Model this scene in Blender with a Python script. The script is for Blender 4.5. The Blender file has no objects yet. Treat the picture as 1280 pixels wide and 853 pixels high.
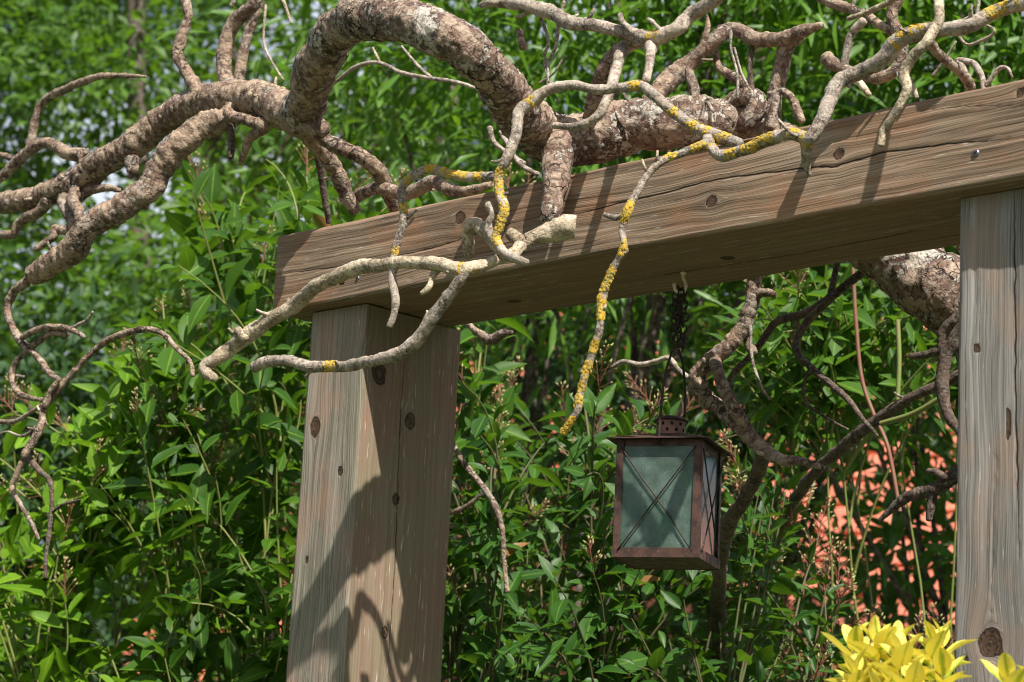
import bpy, math, random
import numpy as np
from mathutils import Vector
R = math.radians
rnd = random.Random(7)
rng = np.random.default_rng(11)
scene = bpy.context.scene
COL = scene.collection

# ------------------------------------------------------------------ camera
FPX, PITCH, ROLL, YAW = 2980.3, 0.2215, 0.0527, 0.7541
EYE = np.array([0.0, 0.0, 1.6])
cp, sp = math.cos(PITCH), math.sin(PITCH)
FW = np.array([0, cp, sp]); U0 = np.array([0, -sp, cp]); R0 = np.array([1.0, 0, 0])
RT = math.cos(ROLL) * R0 + math.sin(ROLL) * U0
UP = -math.sin(ROLL) * R0 + math.cos(ROLL) * U0
# the pergola's own axes: D along the beam, V into the depth, Z up; O = lower front left corner of the beam
D = np.array([math.cos(YAW), -math.sin(YAW), 0]); V = np.array([math.sin(YAW), math.cos(YAW), 0]); Z = np.array([0, 0, 1.0])
O = np.array([-0.414, 4.0, 0.9295 + 1.6])
BH, BW = 0.1368, 0.241

def ray(x, y):
    d = FW + RT * ((x - 640) / FPX) - UP * ((y - 426.5) / FPX)
    return d
def on_plane(x, y, off):              # the point seen at x, y that lies off metres behind the beam's front plane
    d = ray(x, y)
    t = ((O - EYE) @ V + off) / (d @ V)
    return EYE + d * t
def at(x, y, dist):                   # the point seen at x, y at a given forward distance
    d = ray(x, y)
    return EYE + d * (dist / d[1])
def mpp(P):                           # metres per photo pixel at P
    return float((P - EYE) @ FW) / FPX

cam = bpy.data.cameras.new('camera'); co = bpy.data.objects.new('camera', cam); COL.objects.link(co)
from mathutils import Matrix
M3 = Matrix(((RT[0], UP[0], -FW[0], EYE[0]), (RT[1], UP[1], -FW[1], EYE[1]), (RT[2], UP[2], -FW[2], EYE[2]), (0, 0, 0, 1)))
co.matrix_world = M3
cam.sensor_width = 22.3; cam.lens = 22.3 * FPX / 1280; cam.clip_end = 2000; cam.clip_start = 0.05
cam.dof.use_dof = True; cam.dof.focus_distance = 3.62; cam.dof.aperture_fstop = 5.6
scene.cycles.filter_width = 1.1
scene.camera = co

# ------------------------------------------------------------------ light
w = bpy.data.worlds.new('World'); scene.world = w; w.use_nodes = True
nt = w.node_tree; nt.nodes.clear()
sky = nt.nodes.new('ShaderNodeTexSky'); sky.sky_type = 'NISHITA'; sky.sun_disc = False
SUN = 0.75 * D - 0.33 * V + Z; SUN /= np.linalg.norm(SUN)
sky.sun_elevation = math.asin(SUN[2]); sky.sun_rotation = math.atan2(SUN[0], SUN[1])
sky.air_density = 1.0; sky.dust_density = 3.0
bg = nt.nodes.new('ShaderNodeBackground'); bg.inputs['Strength'].default_value = 0.045
out = nt.nodes.new('ShaderNodeOutputWorld')
tc = nt.nodes.new('ShaderNodeTexCoord'); cn = nt.nodes.new('ShaderNodeTexNoise'); cn.inputs['Scale'].default_value = 5; cn.inputs['Detail'].default_value = 6
nt.links.new(tc.outputs['Generated'], cn.inputs['Vector'])
cr0 = nt.nodes.new('ShaderNodeMapRange'); cr0.inputs[1].default_value = .44; cr0.inputs[2].default_value = .62; nt.links.new(cn.outputs['Fac'], cr0.inputs[0])
cm = nt.nodes.new('ShaderNodeMix'); cm.data_type = 'RGBA'; nt.links.new(cr0.outputs[0], cm.inputs[0]); nt.links.new(sky.outputs[0], cm.inputs[6]); cm.inputs[7].default_value = (11.5, 12.4, 13.6, 1)   # broken white cloud
nt.links.new(cm.outputs[2], bg.inputs[0]); nt.links.new(bg.outputs[0], out.inputs[0])
sl = bpy.data.lights.new('sun', 'SUN'); sl.energy = 5.0; sl.angle = R(0.5); sl.color = (1.0, 0.95, 0.87)
so = bpy.data.objects.new('sun', sl); COL.objects.link(so)
so.rotation_euler = Vector(SUN).to_track_quat('Z', 'Y').to_euler(); so.location = (0, -4, 9)
vs = scene.view_settings; vs.view_transform = 'Standard'; vs.look = 'None'; vs.exposure = 0.85; vs.gamma = 1.0

# ------------------------------------------------------------------ noise (vectorised value noise)
def _h(ix, iy, iz):
    n = (ix * 374761393 + iy * 668265263 + iz * 1274126177) & 0x7fffffff
    n = ((n ^ (n >> 13)) * 1274126177) & 0x7fffffff
    return ((n ^ (n >> 16)) & 0xffff) / 32767.5 - 1.0
def vnoise(P):
    P = np.asarray(P, float); I = np.floor(P).astype(np.int64); F = P - I; F = F * F * (3 - 2 * F)
    r = 0
    for a in (0, 1):
        for b in (0, 1):
            for c in (0, 1):
                wt = (F[:, 0] if a else 1 - F[:, 0]) * (F[:, 1] if b else 1 - F[:, 1]) * (F[:, 2] if c else 1 - F[:, 2])
                r = r + wt * _h(I[:, 0] + a, I[:, 1] + b, I[:, 2] + c)
    return r
def fbm(P, o=3):
    P = np.asarray(P, float); r = 0; a = 1
    for k in range(o):
        r = r + a * vnoise(P * 2 ** k + 17.3 * k); a *= .5
    return r

# ------------------------------------------------------------------ objects
def tag(o, label=None, cat=None, group=None, kind=None):
    if label: o['label'] = label
    if cat: o['category'] = cat
    if group: o['group'] = group
    if kind: o['kind'] = kind
    return o
def thing(name, loc, label, cat, group=None):
    o = bpy.data.objects.new(name, None); COL.objects.link(o); o.location = loc; o.empty_display_size = .05
    return tag(o, label, cat, group)
def world_loc(o):
    p = np.zeros(3)
    while o is not None:
        p = p + np.array(o.location); o = o.parent
    return p
def mesh(name, verts, faces, mat, parent=None, attrs=None, smooth=True, kind=None, matidx=None):
    verts = np.asarray(verts, float)
    if parent is not None: verts = verts - world_loc(parent)
    me = bpy.data.meshes.new(name)
    if isinstance(faces, np.ndarray):
        nf, k = faces.shape
        me.vertices.add(len(verts)); me.vertices.foreach_set('co', verts.astype(np.float32).ravel())
        me.loops.add(nf * k); me.loops.foreach_set('vertex_index', faces.astype(np.int32).ravel())
        me.polygons.add(nf); me.polygons.foreach_set('loop_start', np.arange(0, nf * k, k, dtype=np.int32))
        me.update(calc_edges=True); me.validate()
    else:
        me.from_pydata(verts.tolist(), [], faces); me.update()
    for mm in (mat if isinstance(mat, (list, tuple)) else [mat]): me.materials.append(mm)
    if matidx is not None: me.polygons.foreach_set('material_index', np.asarray(matidx, np.int32))
    me.polygons.foreach_set('use_smooth', np.full(len(me.polygons), smooth, dtype=bool))
    if attrs:
        for k, a in attrs.items():
            at_ = me.attributes.new(k, 'FLOAT', 'POINT'); at_.data.foreach_set('value', np.asarray(a, np.float32))
    o = bpy.data.objects.new(name, me); COL.objects.link(o)
    if parent is not None: o.parent = parent
    if kind: o['kind'] = kind
    return o

def unit(v): v = np.asarray(v, float); return v / (np.linalg.norm(v) + 1e-12)

class MB:                                # collects shapes into one mesh
    def __init__(s): s.v = []; s.f = []
    def add(s, v, f):
        b = len(s.v); s.v += [tuple(p) for p in v]; s.f += [tuple(i + b for i in q) for q in f]
    def box(s, c, ax, ay, az, bev=0.0):  # centre and three half-axis vectors; chamfered edges when bev
        c, ax, ay, az = (np.asarray(q, float) for q in (c, ax, ay, az))
        if bev <= 0:
            v = [c + i * ax + j * ay + k * az for i in (-1, 1) for j in (-1, 1) for k in (-1, 1)]
            s.add(v, [(0, 1, 3, 2), (4, 6, 7, 5), (0, 4, 5, 1), (2, 3, 7, 6), (0, 2, 6, 4), (1, 5, 7, 3)]); return
        la, lb, lc = (np.linalg.norm(q) for q in (ax, ay, az))
        fa, fb, fc = 1 - bev / la, 1 - bev / lb, 1 - bev / lc
        v = []; idx = {}
        for i in (-1, 1):
            for j in (-1, 1):
                for k in (-1, 1):
                    for n, (p, q, r) in enumerate(((1, fb, fc), (fa, 1, fc), (fa, fb, 1))):
                        idx[(i, j, k, n)] = len(v); v.append(c + i * p * ax + j * q * ay + k * r * az)
        f = []
        cyc = [(-1, -1), (1, -1), (1, 1), (-1, 1)]
        for sg in (-1, 1):
            for n in range(3):
                q = []
                for (a, b) in (cyc if sg > 0 else cyc[::-1]):
                    key = [0, 0, 0]; key[n] = sg; key[(n + 1) % 3] = a; key[(n + 2) % 3] = b
                    q.append(idx[(*key, n)])
                f.append(tuple(q))
        for n in range(3):               # edges along axis n
            m1, m2 = (n + 1) % 3, (n + 2) % 3
            for a in (-1, 1):
                for b in (-1, 1):
                    ks = []
                    for e in (-1, 1):
                        key = [0, 0, 0]; key[n] = e; key[m1] = a; key[m2] = b; ks.append(tuple(key))
                    q = [idx[(*ks[0], m1)], idx[(*ks[1], m1)], idx[(*ks[1], m2)], idx[(*ks[0], m2)]]
                    f.append(tuple(q if a * b > 0 else q[::-1]))
        for i in (-1, 1):
            for j in (-1, 1):
                for k in (-1, 1):
                    q = [idx[(i, j, k, 0)], idx[(i, j, k, 1)], idx[(i, j, k, 2)]]
                    f.append(tuple(q if i * j * k > 0 else q[::-1]))
        s.add(v, f)
    def tube(s, pts, rad, n=8, closed=False):
        v, f = tube_geo(np.asarray(pts, float), rad, n, closed); s.add(v, f)
    def lathe(s, c, prof, n=24, axis=Z, cap=True):
        axis = np.asarray(axis, float); a = np.cross(axis, [1, 0, 0]); a /= np.linalg.norm(a); b = np.cross(axis, a)
        v = []; f = []
        for (r, h) in prof:
            for i in range(n):
                t = 2 * math.pi * i / n; v.append(np.asarray(c) + axis * h + (a * math.cos(t) + b * math.sin(t)) * r)
        for k in range(len(prof) - 1):
            for i in range(n):
                j = (i + 1) % n; f.append((k * n + i, k * n + j, (k + 1) * n + j, (k + 1) * n + i))
        if cap: f.append(tuple(range(n - 1, -1, -1))); f.append(tuple(range((len(prof) - 1) * n, len(prof) * n)))
        s.add(v, f)
    def build(s, name, mat, parent=None, smooth=False, attrs=None):
        return mesh(name, s.v, s.f, mat, parent, attrs, smooth)

def frames(P):
    T = np.gradient(P, axis=0); T /= np.linalg.norm(T, axis=1)[:, None] + 1e-12
    a = np.cross(T[0], [0.3, 0.9, 0.2]); a /= np.linalg.norm(a); A = [a]
    for i in range(1, len(P)):
        a = A[-1] - T[i] * (A[-1] @ T[i]); a /= np.linalg.norm(a) + 1e-12; A.append(a)
    A = np.array(A); return T, A, np.cross(T, A)
def tube_geo(P, rad, n, closed=False):
    N = len(P); rad = np.full(N, rad) if np.isscalar(rad) else np.asarray(rad)
    if closed:
        T = np.roll(P, -1, 0) - np.roll(P, 1, 0); T /= np.linalg.norm(T, axis=1)[:, None]
        nrm = np.cross(P[0] - P.mean(0), P[max(1, N // 4)] - P.mean(0)); nrm /= np.linalg.norm(nrm)
        B = np.tile(nrm, (N, 1)); A = np.cross(B, T)
    else: T, A, B = frames(P)
    th = np.arange(n) * 2 * math.pi / n
    ring = P[:, None] + rad[:, None, None] * (A[:, None] * np.cos(th)[None, :, None] + B[:, None] * np.sin(th)[None, :, None])
    v = ring.reshape(-1, 3); f = []
    for i in range(N if closed else N - 1):
        k = (i + 1) % N
        for j in range(n):
            m = (j + 1) % n; f.append((i * n + j, i * n + m, k * n + m, k * n + j))
    if not closed:
        f.append(tuple(range(n - 1, -1, -1))); f.append(tuple((N - 1) * n + j for j in range(n)))
    return v, f
def catmull(P, X, step):
    P = np.asarray(P, float); X = np.asarray(X, float)
    A = np.vstack([2 * P[0] - P[1], P, 2 * P[-1] - P[-2]]); RX = np.concatenate([[X[0]], X, [X[-1]]])
    op = []; orr = []
    for i in range(1, len(A) - 2):
        n = max(2, int(np.linalg.norm(A[i + 1] - A[i]) / step))
        for t in np.arange(n) / n:
            h = np.array([-t ** 3 + 2 * t ** 2 - t, 3 * t ** 3 - 5 * t ** 2 + 2, -3 * t ** 3 + 4 * t ** 2 + t, t ** 3 - t ** 2]) / 2
            op.append(h @ A[i - 1:i + 3]); orr.append(RX[i] + (RX[i + 1] - RX[i]) * (t * t * (3 - 2 * t)))
    op.append(P[-1]); orr.append(X[-1])
    return np.array(op), np.array(orr)

# ------------------------------------------------------------------ material helpers
class NT:
    def __init__(s, name):
        s.m = bpy.data.materials.new(name); s.m.use_nodes = True; s.t = s.m.node_tree; s.t.nodes.clear()
        s.out = s.n('ShaderNodeOutputMaterial')
    def n(s, ty, **kw):
        x = s.t.nodes.new(ty)
        for k, v in kw.items(): setattr(x, k, v)
        return x
    def put(s, sock, v):
        if v is None: return
        if isinstance(v, bpy.types.NodeSocket): s.t.links.new(v, sock)
        elif sock.type == 'RGBA': sock.default_value = (*v[:3], 1)
        else: sock.default_value = v
    def attr(s, name): return s.n('ShaderNodeAttribute', attribute_name=name).outputs['Fac']
    def obj(s): return s.n('ShaderNodeTexCoord').outputs['Object']
    def math(s, op, a, b=None, c=None, clamp=False):
        x = s.n('ShaderNodeMath', operation=op, use_clamp=clamp)
        s.put(x.inputs[0], a); s.put(x.inputs[1], b); s.put(x.inputs[2], c); return x.outputs[0]
    def vec(s, x, y, z):
        c = s.n('ShaderNodeCombineXYZ'); s.put(c.inputs[0], x); s.put(c.inputs[1], y); s.put(c.inputs[2], z); return c.outputs[0]
    def noise(s, v, scale, detail=3, rough=.55, dist=0.0):
        x = s.n('ShaderNodeTexNoise'); s.put(x.inputs['Vector'], v); x.inputs['Scale'].default_value = scale
        x.inputs['Detail'].default_value = detail; x.inputs['Roughness'].default_value = rough; x.inputs['Distortion'].default_value = dist
        return x.outputs['Fac']
    def voro(s, v, scale, feature='F1', rand=1.0):
        x = s.n('ShaderNodeTexVoronoi', feature=feature); s.put(x.inputs['Vector'], v); x.inputs['Scale'].default_value = scale
        x.inputs['Randomness'].default_value = rand; return x.outputs['Distance']
    def ramp(s, f, *st, interp='LINEAR'):
        x = s.n('ShaderNodeValToRGB'); s.put(x.inputs[0], f); e = x.color_ramp.elements; x.color_ramp.interpolation = interp
        while len(e) < len(st): e.new(.5)
        for q, (p, c) in zip(e, st): q.position = p; q.color = (c, c, c, 1) if np.isscalar(c) else (*c, 1)
        return x.outputs[0]
    def step(s, v, a, b):                # smooth 0..1 between a and b
        x = s.n('ShaderNodeMapRange', interpolation_type='SMOOTHSTEP'); s.put(x.inputs[0], v)
        x.inputs[1].default_value = a; x.inputs[2].default_value = b; return x.outputs[0]
    def mix(s, f, a, b, mode='MIX'):
        x = s.n('ShaderNodeMix', data_type='RGBA', blend_type=mode); s.put(x.inputs[0], f); s.put(x.inputs[6], a); s.put(x.inputs[7], b); return x.outputs[2]
    def bump(s, h, strength=.5, dist=.002, prev=None):
        x = s.n('ShaderNodeBump'); x.inputs['Strength'].default_value = strength; x.inputs['Distance'].default_value = dist
        s.put(x.inputs['Height'], h)
        if prev is not None: s.put(x.inputs['Normal'], prev)
        return x.outputs[0]
    def bsdf(s, col, rough=.8, normal=None, **kw):
        x = s.n('ShaderNodeBsdfPrincipled'); s.put(x.inputs['Base Color'], col); s.put(x.inputs['Roughness'], rough)
        if normal is not None: s.put(x.inputs['Normal'], normal)
        for k, v in kw.items(): s.put(x.inputs[k.replace('_', ' ')], v)
        return x.outputs[0]
    def done(s, sh): s.t.links.new(sh, s.out.inputs['Surface']); return s.m

def m_wood(name, light, mid, dark, green=0.0, brown=0.0, rf=120, rc=1.0, side=None):
    t = NT(name)
    g, l, k, c1, c2, f = (t.attr(q) for q in ('grain', 'along', 'knot', 'crack_a', 'crack_b', 'face'))
    fine = t.noise(t.vec(t.math('MULTIPLY', l, 5), t.math('MULTIPLY', g, 420), f), 1, 3, .6)
    ring = t.noise(t.vec(t.math('MULTIPLY', l, 1.3), t.math('MULTIPLY', g, rf), f), 1, 3, .6)
    broad = t.noise(t.vec(t.math('MULTIPLY', l, 3), t.math('MULTIPLY', g, 28), f), 1, 4, .6)
    blot = t.noise(t.vec(t.math('MULTIPLY', l, 7), t.math('MULTIPLY', g, 11), f), 1, 4, .6)
    dk_ = tuple(m + (d - m) * rc for m, d in zip(mid, dark)); lt_ = tuple(m + (d - m) * rc for m, d in zip(mid, light))
    col = t.ramp(ring, (.30, dk_), (.46, mid), (.66, lt_))
    hair = t.noise(t.vec(t.math('MULTIPLY', l, 3), t.math('MULTIPLY', g, 900), f), 1, 2, .6)
    col = t.mix(t.math('MULTIPLY', t.step(hair, .52, .36), .55), col, tuple(x * .5 for x in dark))
    col = t.mix(t.step(fine, .52, .30), col, tuple(x * .45 for x in dark))
    col = t.mix(t.math('MULTIPLY', t.step(broad, .5, .75), .6), col, tuple(x * 1.25 for x in light))
    col = t.mix(t.math('MULTIPLY', t.step(broad, .5, .28), .6), col, dark)
    col = t.mix(t.math('MULTIPLY', t.step(blot, .45, .66), .6), col, (mid[0] * 1.15, mid[1] * .88, mid[2] * .68))
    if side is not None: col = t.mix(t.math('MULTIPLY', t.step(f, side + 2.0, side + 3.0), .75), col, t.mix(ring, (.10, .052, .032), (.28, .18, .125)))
    if brown: col = t.mix(brown, col, (.17, .088, .045))
    if green: col = t.mix(t.math('MULTIPLY', t.step(blot, .62, .4), green), col, (.17, .19, .10))
    # pale flecks of loose weathered fibre
    fl = t.noise(t.vec(t.math('MULTIPLY', l, 22), t.math('MULTIPLY', g, 330), t.math('ADD', f, 5.0)), 1, 2, .5)
    col = t.mix(t.math('MULTIPLY', t.step(fl, .66, .74), .75), col, (.52, .47, .42))
    kr = t.noise(t.vec(0.0, t.math('MULTIPLY', g, 900), f), 1, 1)
    kin = t.mix(t.step(kr, .35, .65), (.030, .018, .012), (.13, .075, .045))
    kin = t.mix(t.step(t.noise(t.obj(), 130, 3), .5, .68), kin, (.02, .014, .011))
    kin = t.mix(t.step(k, .85, .25), kin, (.016, .010, .007))
    col = t.mix(t.step(k, .02, .35), col, kin)
    ck = t.math('MAXIMUM', t.step(t.math('ABSOLUTE', c1), .0014, .0004), t.step(t.math('ABSOLUTE', c2), .0013, .0003))
    col = t.mix(t.math('MULTIPLY', ck, .92), col, (.010, .007, .005))
    h = t.math('ADD', t.math('MULTIPLY', fine, .5), t.math('MULTIPLY', ring, .9))
    h = t.math('SUBTRACT', h, t.math('MULTIPLY', ck, 2.2))
    nb = t.bump(h, .8, .0016)
    return t.done(t.bsdf(col, .82, nb, Specular_IOR_Level=.25))

def m_bark(name, base, light, dark, lichen=.3, pale=(.42, .40, .35), crack=1.0, sc=1.0):
    t = NT(name); o = t.obj()
    n1 = t.noise(o, 34 * sc, 6, .68, .6); n2 = t.noise(o, 120 * sc, 5, .65); n3 = t.noise(o, 13 * sc, 4, .6)
    col = t.mix(t.step(n1, .42, .56), base, light)
    col = t.mix(t.math('MULTIPLY', t.step(t.math('ADD', t.math('MULTIPLY', n3, .6), t.math('MULTIPLY', n1, .4)), .47, .53), .85), col, dark)
    col = t.mix(t.math('MULTIPLY', t.step(n2, .52, .34), .75), col, tuple(x * .45 for x in dark))
    col = t.mix(t.math('MULTIPLY', t.step(n2, .54, .72), .5), col, tuple(x * 1.3 for x in light))
    wv = t.n('ShaderNodeVectorMath', operation='ADD'); t.put(wv.inputs[0], o)
    wn = t.n('ShaderNodeTexNoise'); t.put(wn.inputs['Vector'], o); wn.inputs['Scale'].default_value = 55; wn.inputs['Detail'].default_value = 4
    sc_ = t.n('ShaderNodeVectorMath', operation='SCALE'); t.put(sc_.inputs[0], wn.outputs['Color']); sc_.inputs['Scale'].default_value = .045
    t.put(wv.inputs[1], sc_.outputs[0])
    ce = t.voro(wv.outputs[0], 26 * sc, 'DISTANCE_TO_EDGE')
    area = t.step(t.noise(o, 9 * sc, 3), .47, .62)
    cr = t.math('MULTIPLY', t.step(ce, .050, .008), t.math('MULTIPLY', area, crack))
    sp_ = t.noise(o, 170 * sc, 4, .7)
    li = t.math('MULTIPLY', t.step(t.math('ADD', t.math('MULTIPLY', n3, .45), t.math('ADD', t.math('MULTIPLY', t.noise(o, 60 * sc, 5, .7), .4), t.math('MULTIPLY', n2, .15))), .515, .545), lichen)
    col = t.mix(li, col, t.mix(t.step(sp_, .35, .6), tuple(x * .6 for x in pale), tuple(x * 1.25 for x in pale)))
    pl = t.attr('plate')
    col = t.mix(t.math('MULTIPLY', pl, .38), col, tuple(x * 1.12 for x in light))
    edge = t.math('SUBTRACT', 1.0, t.math('ABSOLUTE', t.math('SUBTRACT', t.math('MULTIPLY', pl, 2.0), 1.0)))
    col = t.mix(t.math('MULTIPLY', t.step(edge, .35, .9), .7 * min(1, crack)), col, tuple(x * .4 for x in dark))
    spk = t.step(t.math('ADD', t.voro(o, 150 * sc), t.math('MULTIPLY', n1, .3)), .30, .24)
    col = t.mix(t.math('MULTIPLY', spk, .6 * min(1, lichen * 2)), col, pale)
    col = t.mix(cr, col, (.014, .009, .007))
    h = t.math('ADD', t.math('MULTIPLY', n1, 1.0), t.math('MULTIPLY', n2, .5))
    h = t.math('SUBTRACT', t.math('ADD', h, t.math('MULTIPLY', li, .4)), t.math('MULTIPLY', cr, 1.6))
    return t.done(t.bsdf(col, .8, t.bump(h, 1.0, .007 / sc), Specular_IOR_Level=.3))

def m_leaf(name, c0, c1, rib, rough=.42, trans=.35, tint=(.24, .48, .02), spec=.5):
    t = NT(name); v = t.attr('var'); a = t.attr('across'); o = t.obj()
    col = t.mix(v, c0, c1)
    col = t.mix(t.math('MULTIPLY', t.noise(o, 60, 3), .35), col, tuple(x * .6 for x in c0))
    col = t.mix(t.math('MULTIPLY', t.step(t.math('ABSOLUTE', a), .12, .03), .6), col, rib)
    col = t.mix(t.math('MULTIPLY', t.step(t.noise(o, 210, 2), .70, .76), .7), col, (.12, .10, .03))
    col = t.mix(t.step(v, 1.3, 1.6), col, t.mix(t.noise(o, 90, 3), (.30, .13, .04), (.16, .09, .035)))
    pr = t.bsdf(col, rough, t.bump(t.noise(o, 130, 2), .15, .002), Specular_IOR_Level=spec)
    tl = t.n('ShaderNodeBsdfTranslucent'); t.put(tl.inputs[0], t.mix(.55, col, tint))
    mx = t.n('ShaderNodeMixShader'); mx.inputs[0].default_value = trans
    t.t.links.new(pr, mx.inputs[1]); t.t.links.new(tl.outputs[0], mx.inputs[2])
    return t.done(mx.outputs[0])

def m_yellow(name):
    t = NT(name); v = t.attr('var'); a = t.attr('across'); o = t.obj()
    e = t.math('ADD', t.math('ABSOLUTE', a), t.math('MULTIPLY', t.math('SUBTRACT', t.noise(o, 90, 3), .5), .5))
    e = t.math('ADD', e, t.math('MULTIPLY', v, .35))
    col = t.mix(t.step(e, .24, .52), (.27, .40, .04), (.82, .72, .13))
    col = t.mix(t.math('MULTIPLY', t.step(t.noise(o, 160, 2), .66, .74), .5), col, (.35, .26, .06))
    pr = t.bsdf(col, .5, t.bump(t.noise(o, 150, 3), .25, .002), Specular_IOR_Level=.3)
    tl = t.n('ShaderNodeBsdfTranslucent'); t.put(tl.inputs[0], t.mix(.5, col, (.8, .6, .03)))
    mx = t.n('ShaderNodeMixShader'); mx.inputs[0].default_value = .3
    t.t.links.new(pr, mx.inputs[1]); t.t.links.new(tl.outputs[0], mx.inputs[2]); return t.done(mx.outputs[0])

def m_plain(name, c, c2=None, rough=.7, sc=40, metallic=0.0, bump=.3, spec=.4):
    t = NT(name); o = t.obj(); n = t.noise(o, sc, 4)
    col = t.mix(t.step(n, .35, .65), c, c2 or tuple(x * .7 for x in c))
    return t.done(t.bsdf(col, rough, t.bump(t.noise(o, sc * 3, 3), bump, .001), Metallic=metallic, Specular_IOR_Level=spec))

def m_rust(name):
    t = NT(name); o = t.obj(); n = t.noise(o, 55, 5, .65); n2 = t.noise(o, 160, 3, .6)
    col = t.ramp(n, (.30, (.022, .014, .012)), (.45, (.050, .027, .021)), (.58, (.090, .042, .029)), (.70, (.075, .057, .052)))
    col = t.mix(t.math('MULTIPLY', t.step(n2, .60, .72), .5), col, (.24, .09, .045))
    return t.done(t.bsdf(col, t.ramp(n, (.3, .75), (.7, .42)), t.bump(t.math('ADD', n, n2), .5, .0008), Metallic=.35))

def m_glass(name):
    t = NT(name); o = t.obj()
    d = t.noise(o, 38, 4, .6); spk = t.step(t.voro(o, 260), .14, .08)
    nb = t.bump(t.noise(o, 45, 2), .06, .002)
    tr = t.n('ShaderNodeBsdfTransparent'); t.put(tr.inputs[0], (.46, .68, .56))
    df = t.bsdf(t.mix(spk, t.mix(d, (.12, .175, .150), (.20, .265, .225)), (.42, .45, .42)), .6, None)
    m1 = t.n('ShaderNodeMixShader'); t.put(m1.inputs[0], t.math('ADD', t.math('MULTIPLY', t.step(d, .3, .75), .22), t.math('ADD', .22, t.math('MULTIPLY', spk, .3))))
    t.t.links.new(tr.outputs[0], m1.inputs[1]); t.t.links.new(df, m1.inputs[2])
    gl = t.n('ShaderNodeBsdfGlossy'); gl.inputs['Roughness'].default_value = .12; t.put(gl.inputs['Normal'], nb)
    t.put(gl.inputs['Color'], (.8, .95, .92))
    fr = t.n('ShaderNodeFresnel'); fr.inputs['IOR'].default_value = 1.5; t.put(fr.inputs['Normal'], nb)
    m2 = t.n('ShaderNodeMixShader'); t.put(m2.inputs[0], t.math('ADD', t.math('MULTIPLY', fr.outputs[0], .35), .015)); t.t.links.new(m1.outputs[0], m2.inputs[1]); t.t.links.new(gl.outputs[0], m2.inputs[2])
    return t.done(m2.outputs[0])

MAT = dict(
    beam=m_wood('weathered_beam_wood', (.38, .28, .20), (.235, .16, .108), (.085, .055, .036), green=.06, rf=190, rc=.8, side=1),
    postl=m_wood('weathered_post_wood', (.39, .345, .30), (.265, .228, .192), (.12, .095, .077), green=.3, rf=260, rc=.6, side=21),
    postr=m_wood('grey_post_wood', (.36, .34, .32), (.24, .222, .207), (.11, .10, .09), green=.05, rf=300, rc=.6),
    trunk=m_bark('old_bark', (.195, .122, .088), (.39, .30, .225), (.095, .044, .034), lichen=.85, pale=(.42, .39, .335)),
    limb=m_bark('brown_bark', (.235, .155, .108), (.40, .305, .22), (.12, .066, .048), lichen=.40, pale=(.44, .40, .34), crack=.75),
    twig=m_bark('twig_bark', (.30, .235, .18), (.48, .41, .34), (.13, .09, .068), lichen=.35, pale=(.45, .44, .38), crack=.25, sc=2.0),
    dead=m_bark('bare_pale_wood', (.42, .33, .22), (.58, .50, .37), (.22, .16, .10), lichen=.2, pale=(.5, .5, .42), crack=.2, sc=1.7),
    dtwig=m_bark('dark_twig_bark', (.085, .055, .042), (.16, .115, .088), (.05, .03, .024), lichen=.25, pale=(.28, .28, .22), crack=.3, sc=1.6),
    lichen=m_plain('yellow_lichen', (.54, .31, .014), (.30, .26, .08), .95, 210),
    rust=m_rust('rusty_copper'), copper=m_plain('brown_copper', (.20, .10, .07), (.12, .07, .055), .5, 60, .3), glass=m_glass('dusty_green_glass'),
    iron=m_plain('dark_iron', (.030, .022, .020), (.055, .032, .024), .6, 150, .5),
    hook=m_plain('galvanised_hook', (.72, .66, .56), (.55, .47, .36), .5, 200, .3),
    screw=m_plain('screw_metal', (.22, .24, .27), (.12, .12, .12), .4, 300, .8),
    leafA=m_leaf('fresh_leaf', (.038, .125, .005), (.150, .290, .010), (.28, .42, .03), .58, .36, spec=.25),
    leafB=m_leaf('dark_glossy_leaf', (.012, .054, .007), (.048, .130, .012), (.14, .25, .03), .48, .26, spec=.32),
    leafC=m_leaf('shrub_leaf', (.013, .056, .005), (.068, .160, .009), (.20, .32, .03), .55, .32, spec=.28),
    leafW=m_leaf('willow_leaf', (.036, .118, .007), (.120, .255, .012), (.2, .3, .06), .48, .36),
    leafT=m_leaf('tree_leaf', (.018, .070, .006), (.095, .200, .012), (.1, .18, .04), .55, .36),
    leafD=m_leaf('dark_tree_leaf', (.012, .044, .014), (.038, .092, .020), (.05, .1, .03), .55, .2),
    yellow=m_yellow('golden_variegated_leaf'),
    gstem=m_plain('green_stem', (.14, .20, .04), (.18, .16, .05), .6, 60),
    dstem=m_plain('dark_stem', (.075, .095, .028), (.095, .070, .035), .7, 60),  # darker brown-green stem colour, less prominent than green_stem
    rstem=m_plain('reddish_stem', (.19, .055, .035), (.15, .085, .04), .6, 60),
    bud=m_plain('flower_bud', (.28, .32, .10), (.34, .20, .12), .6, 90),
    wbark=m_bark('background_bark', (.10, .075, .055), (.17, .13, .10), (.06, .042, .032), lichen=.2, sc=.5),
    soil=m_plain('garden_ground', (.055, .10, .025), (.075, .06, .04), .95, 3),
    tile=m_plain('red_clay_tile', (.56, .17, .10), (.44, .12, .075), .8, 5),
    wall=m_plain('house_wall', (.55, .50, .42), (.5, .45, .38), .9, 4),
    wpaint=m_plain('white_paint', (.75, .75, .72), (.7, .7, .68), .5, 9),
    pane=m_plain('window_glass', (.03, .04, .045), (.04, .05, .05), .08, 2, 0, 0),
)

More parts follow.
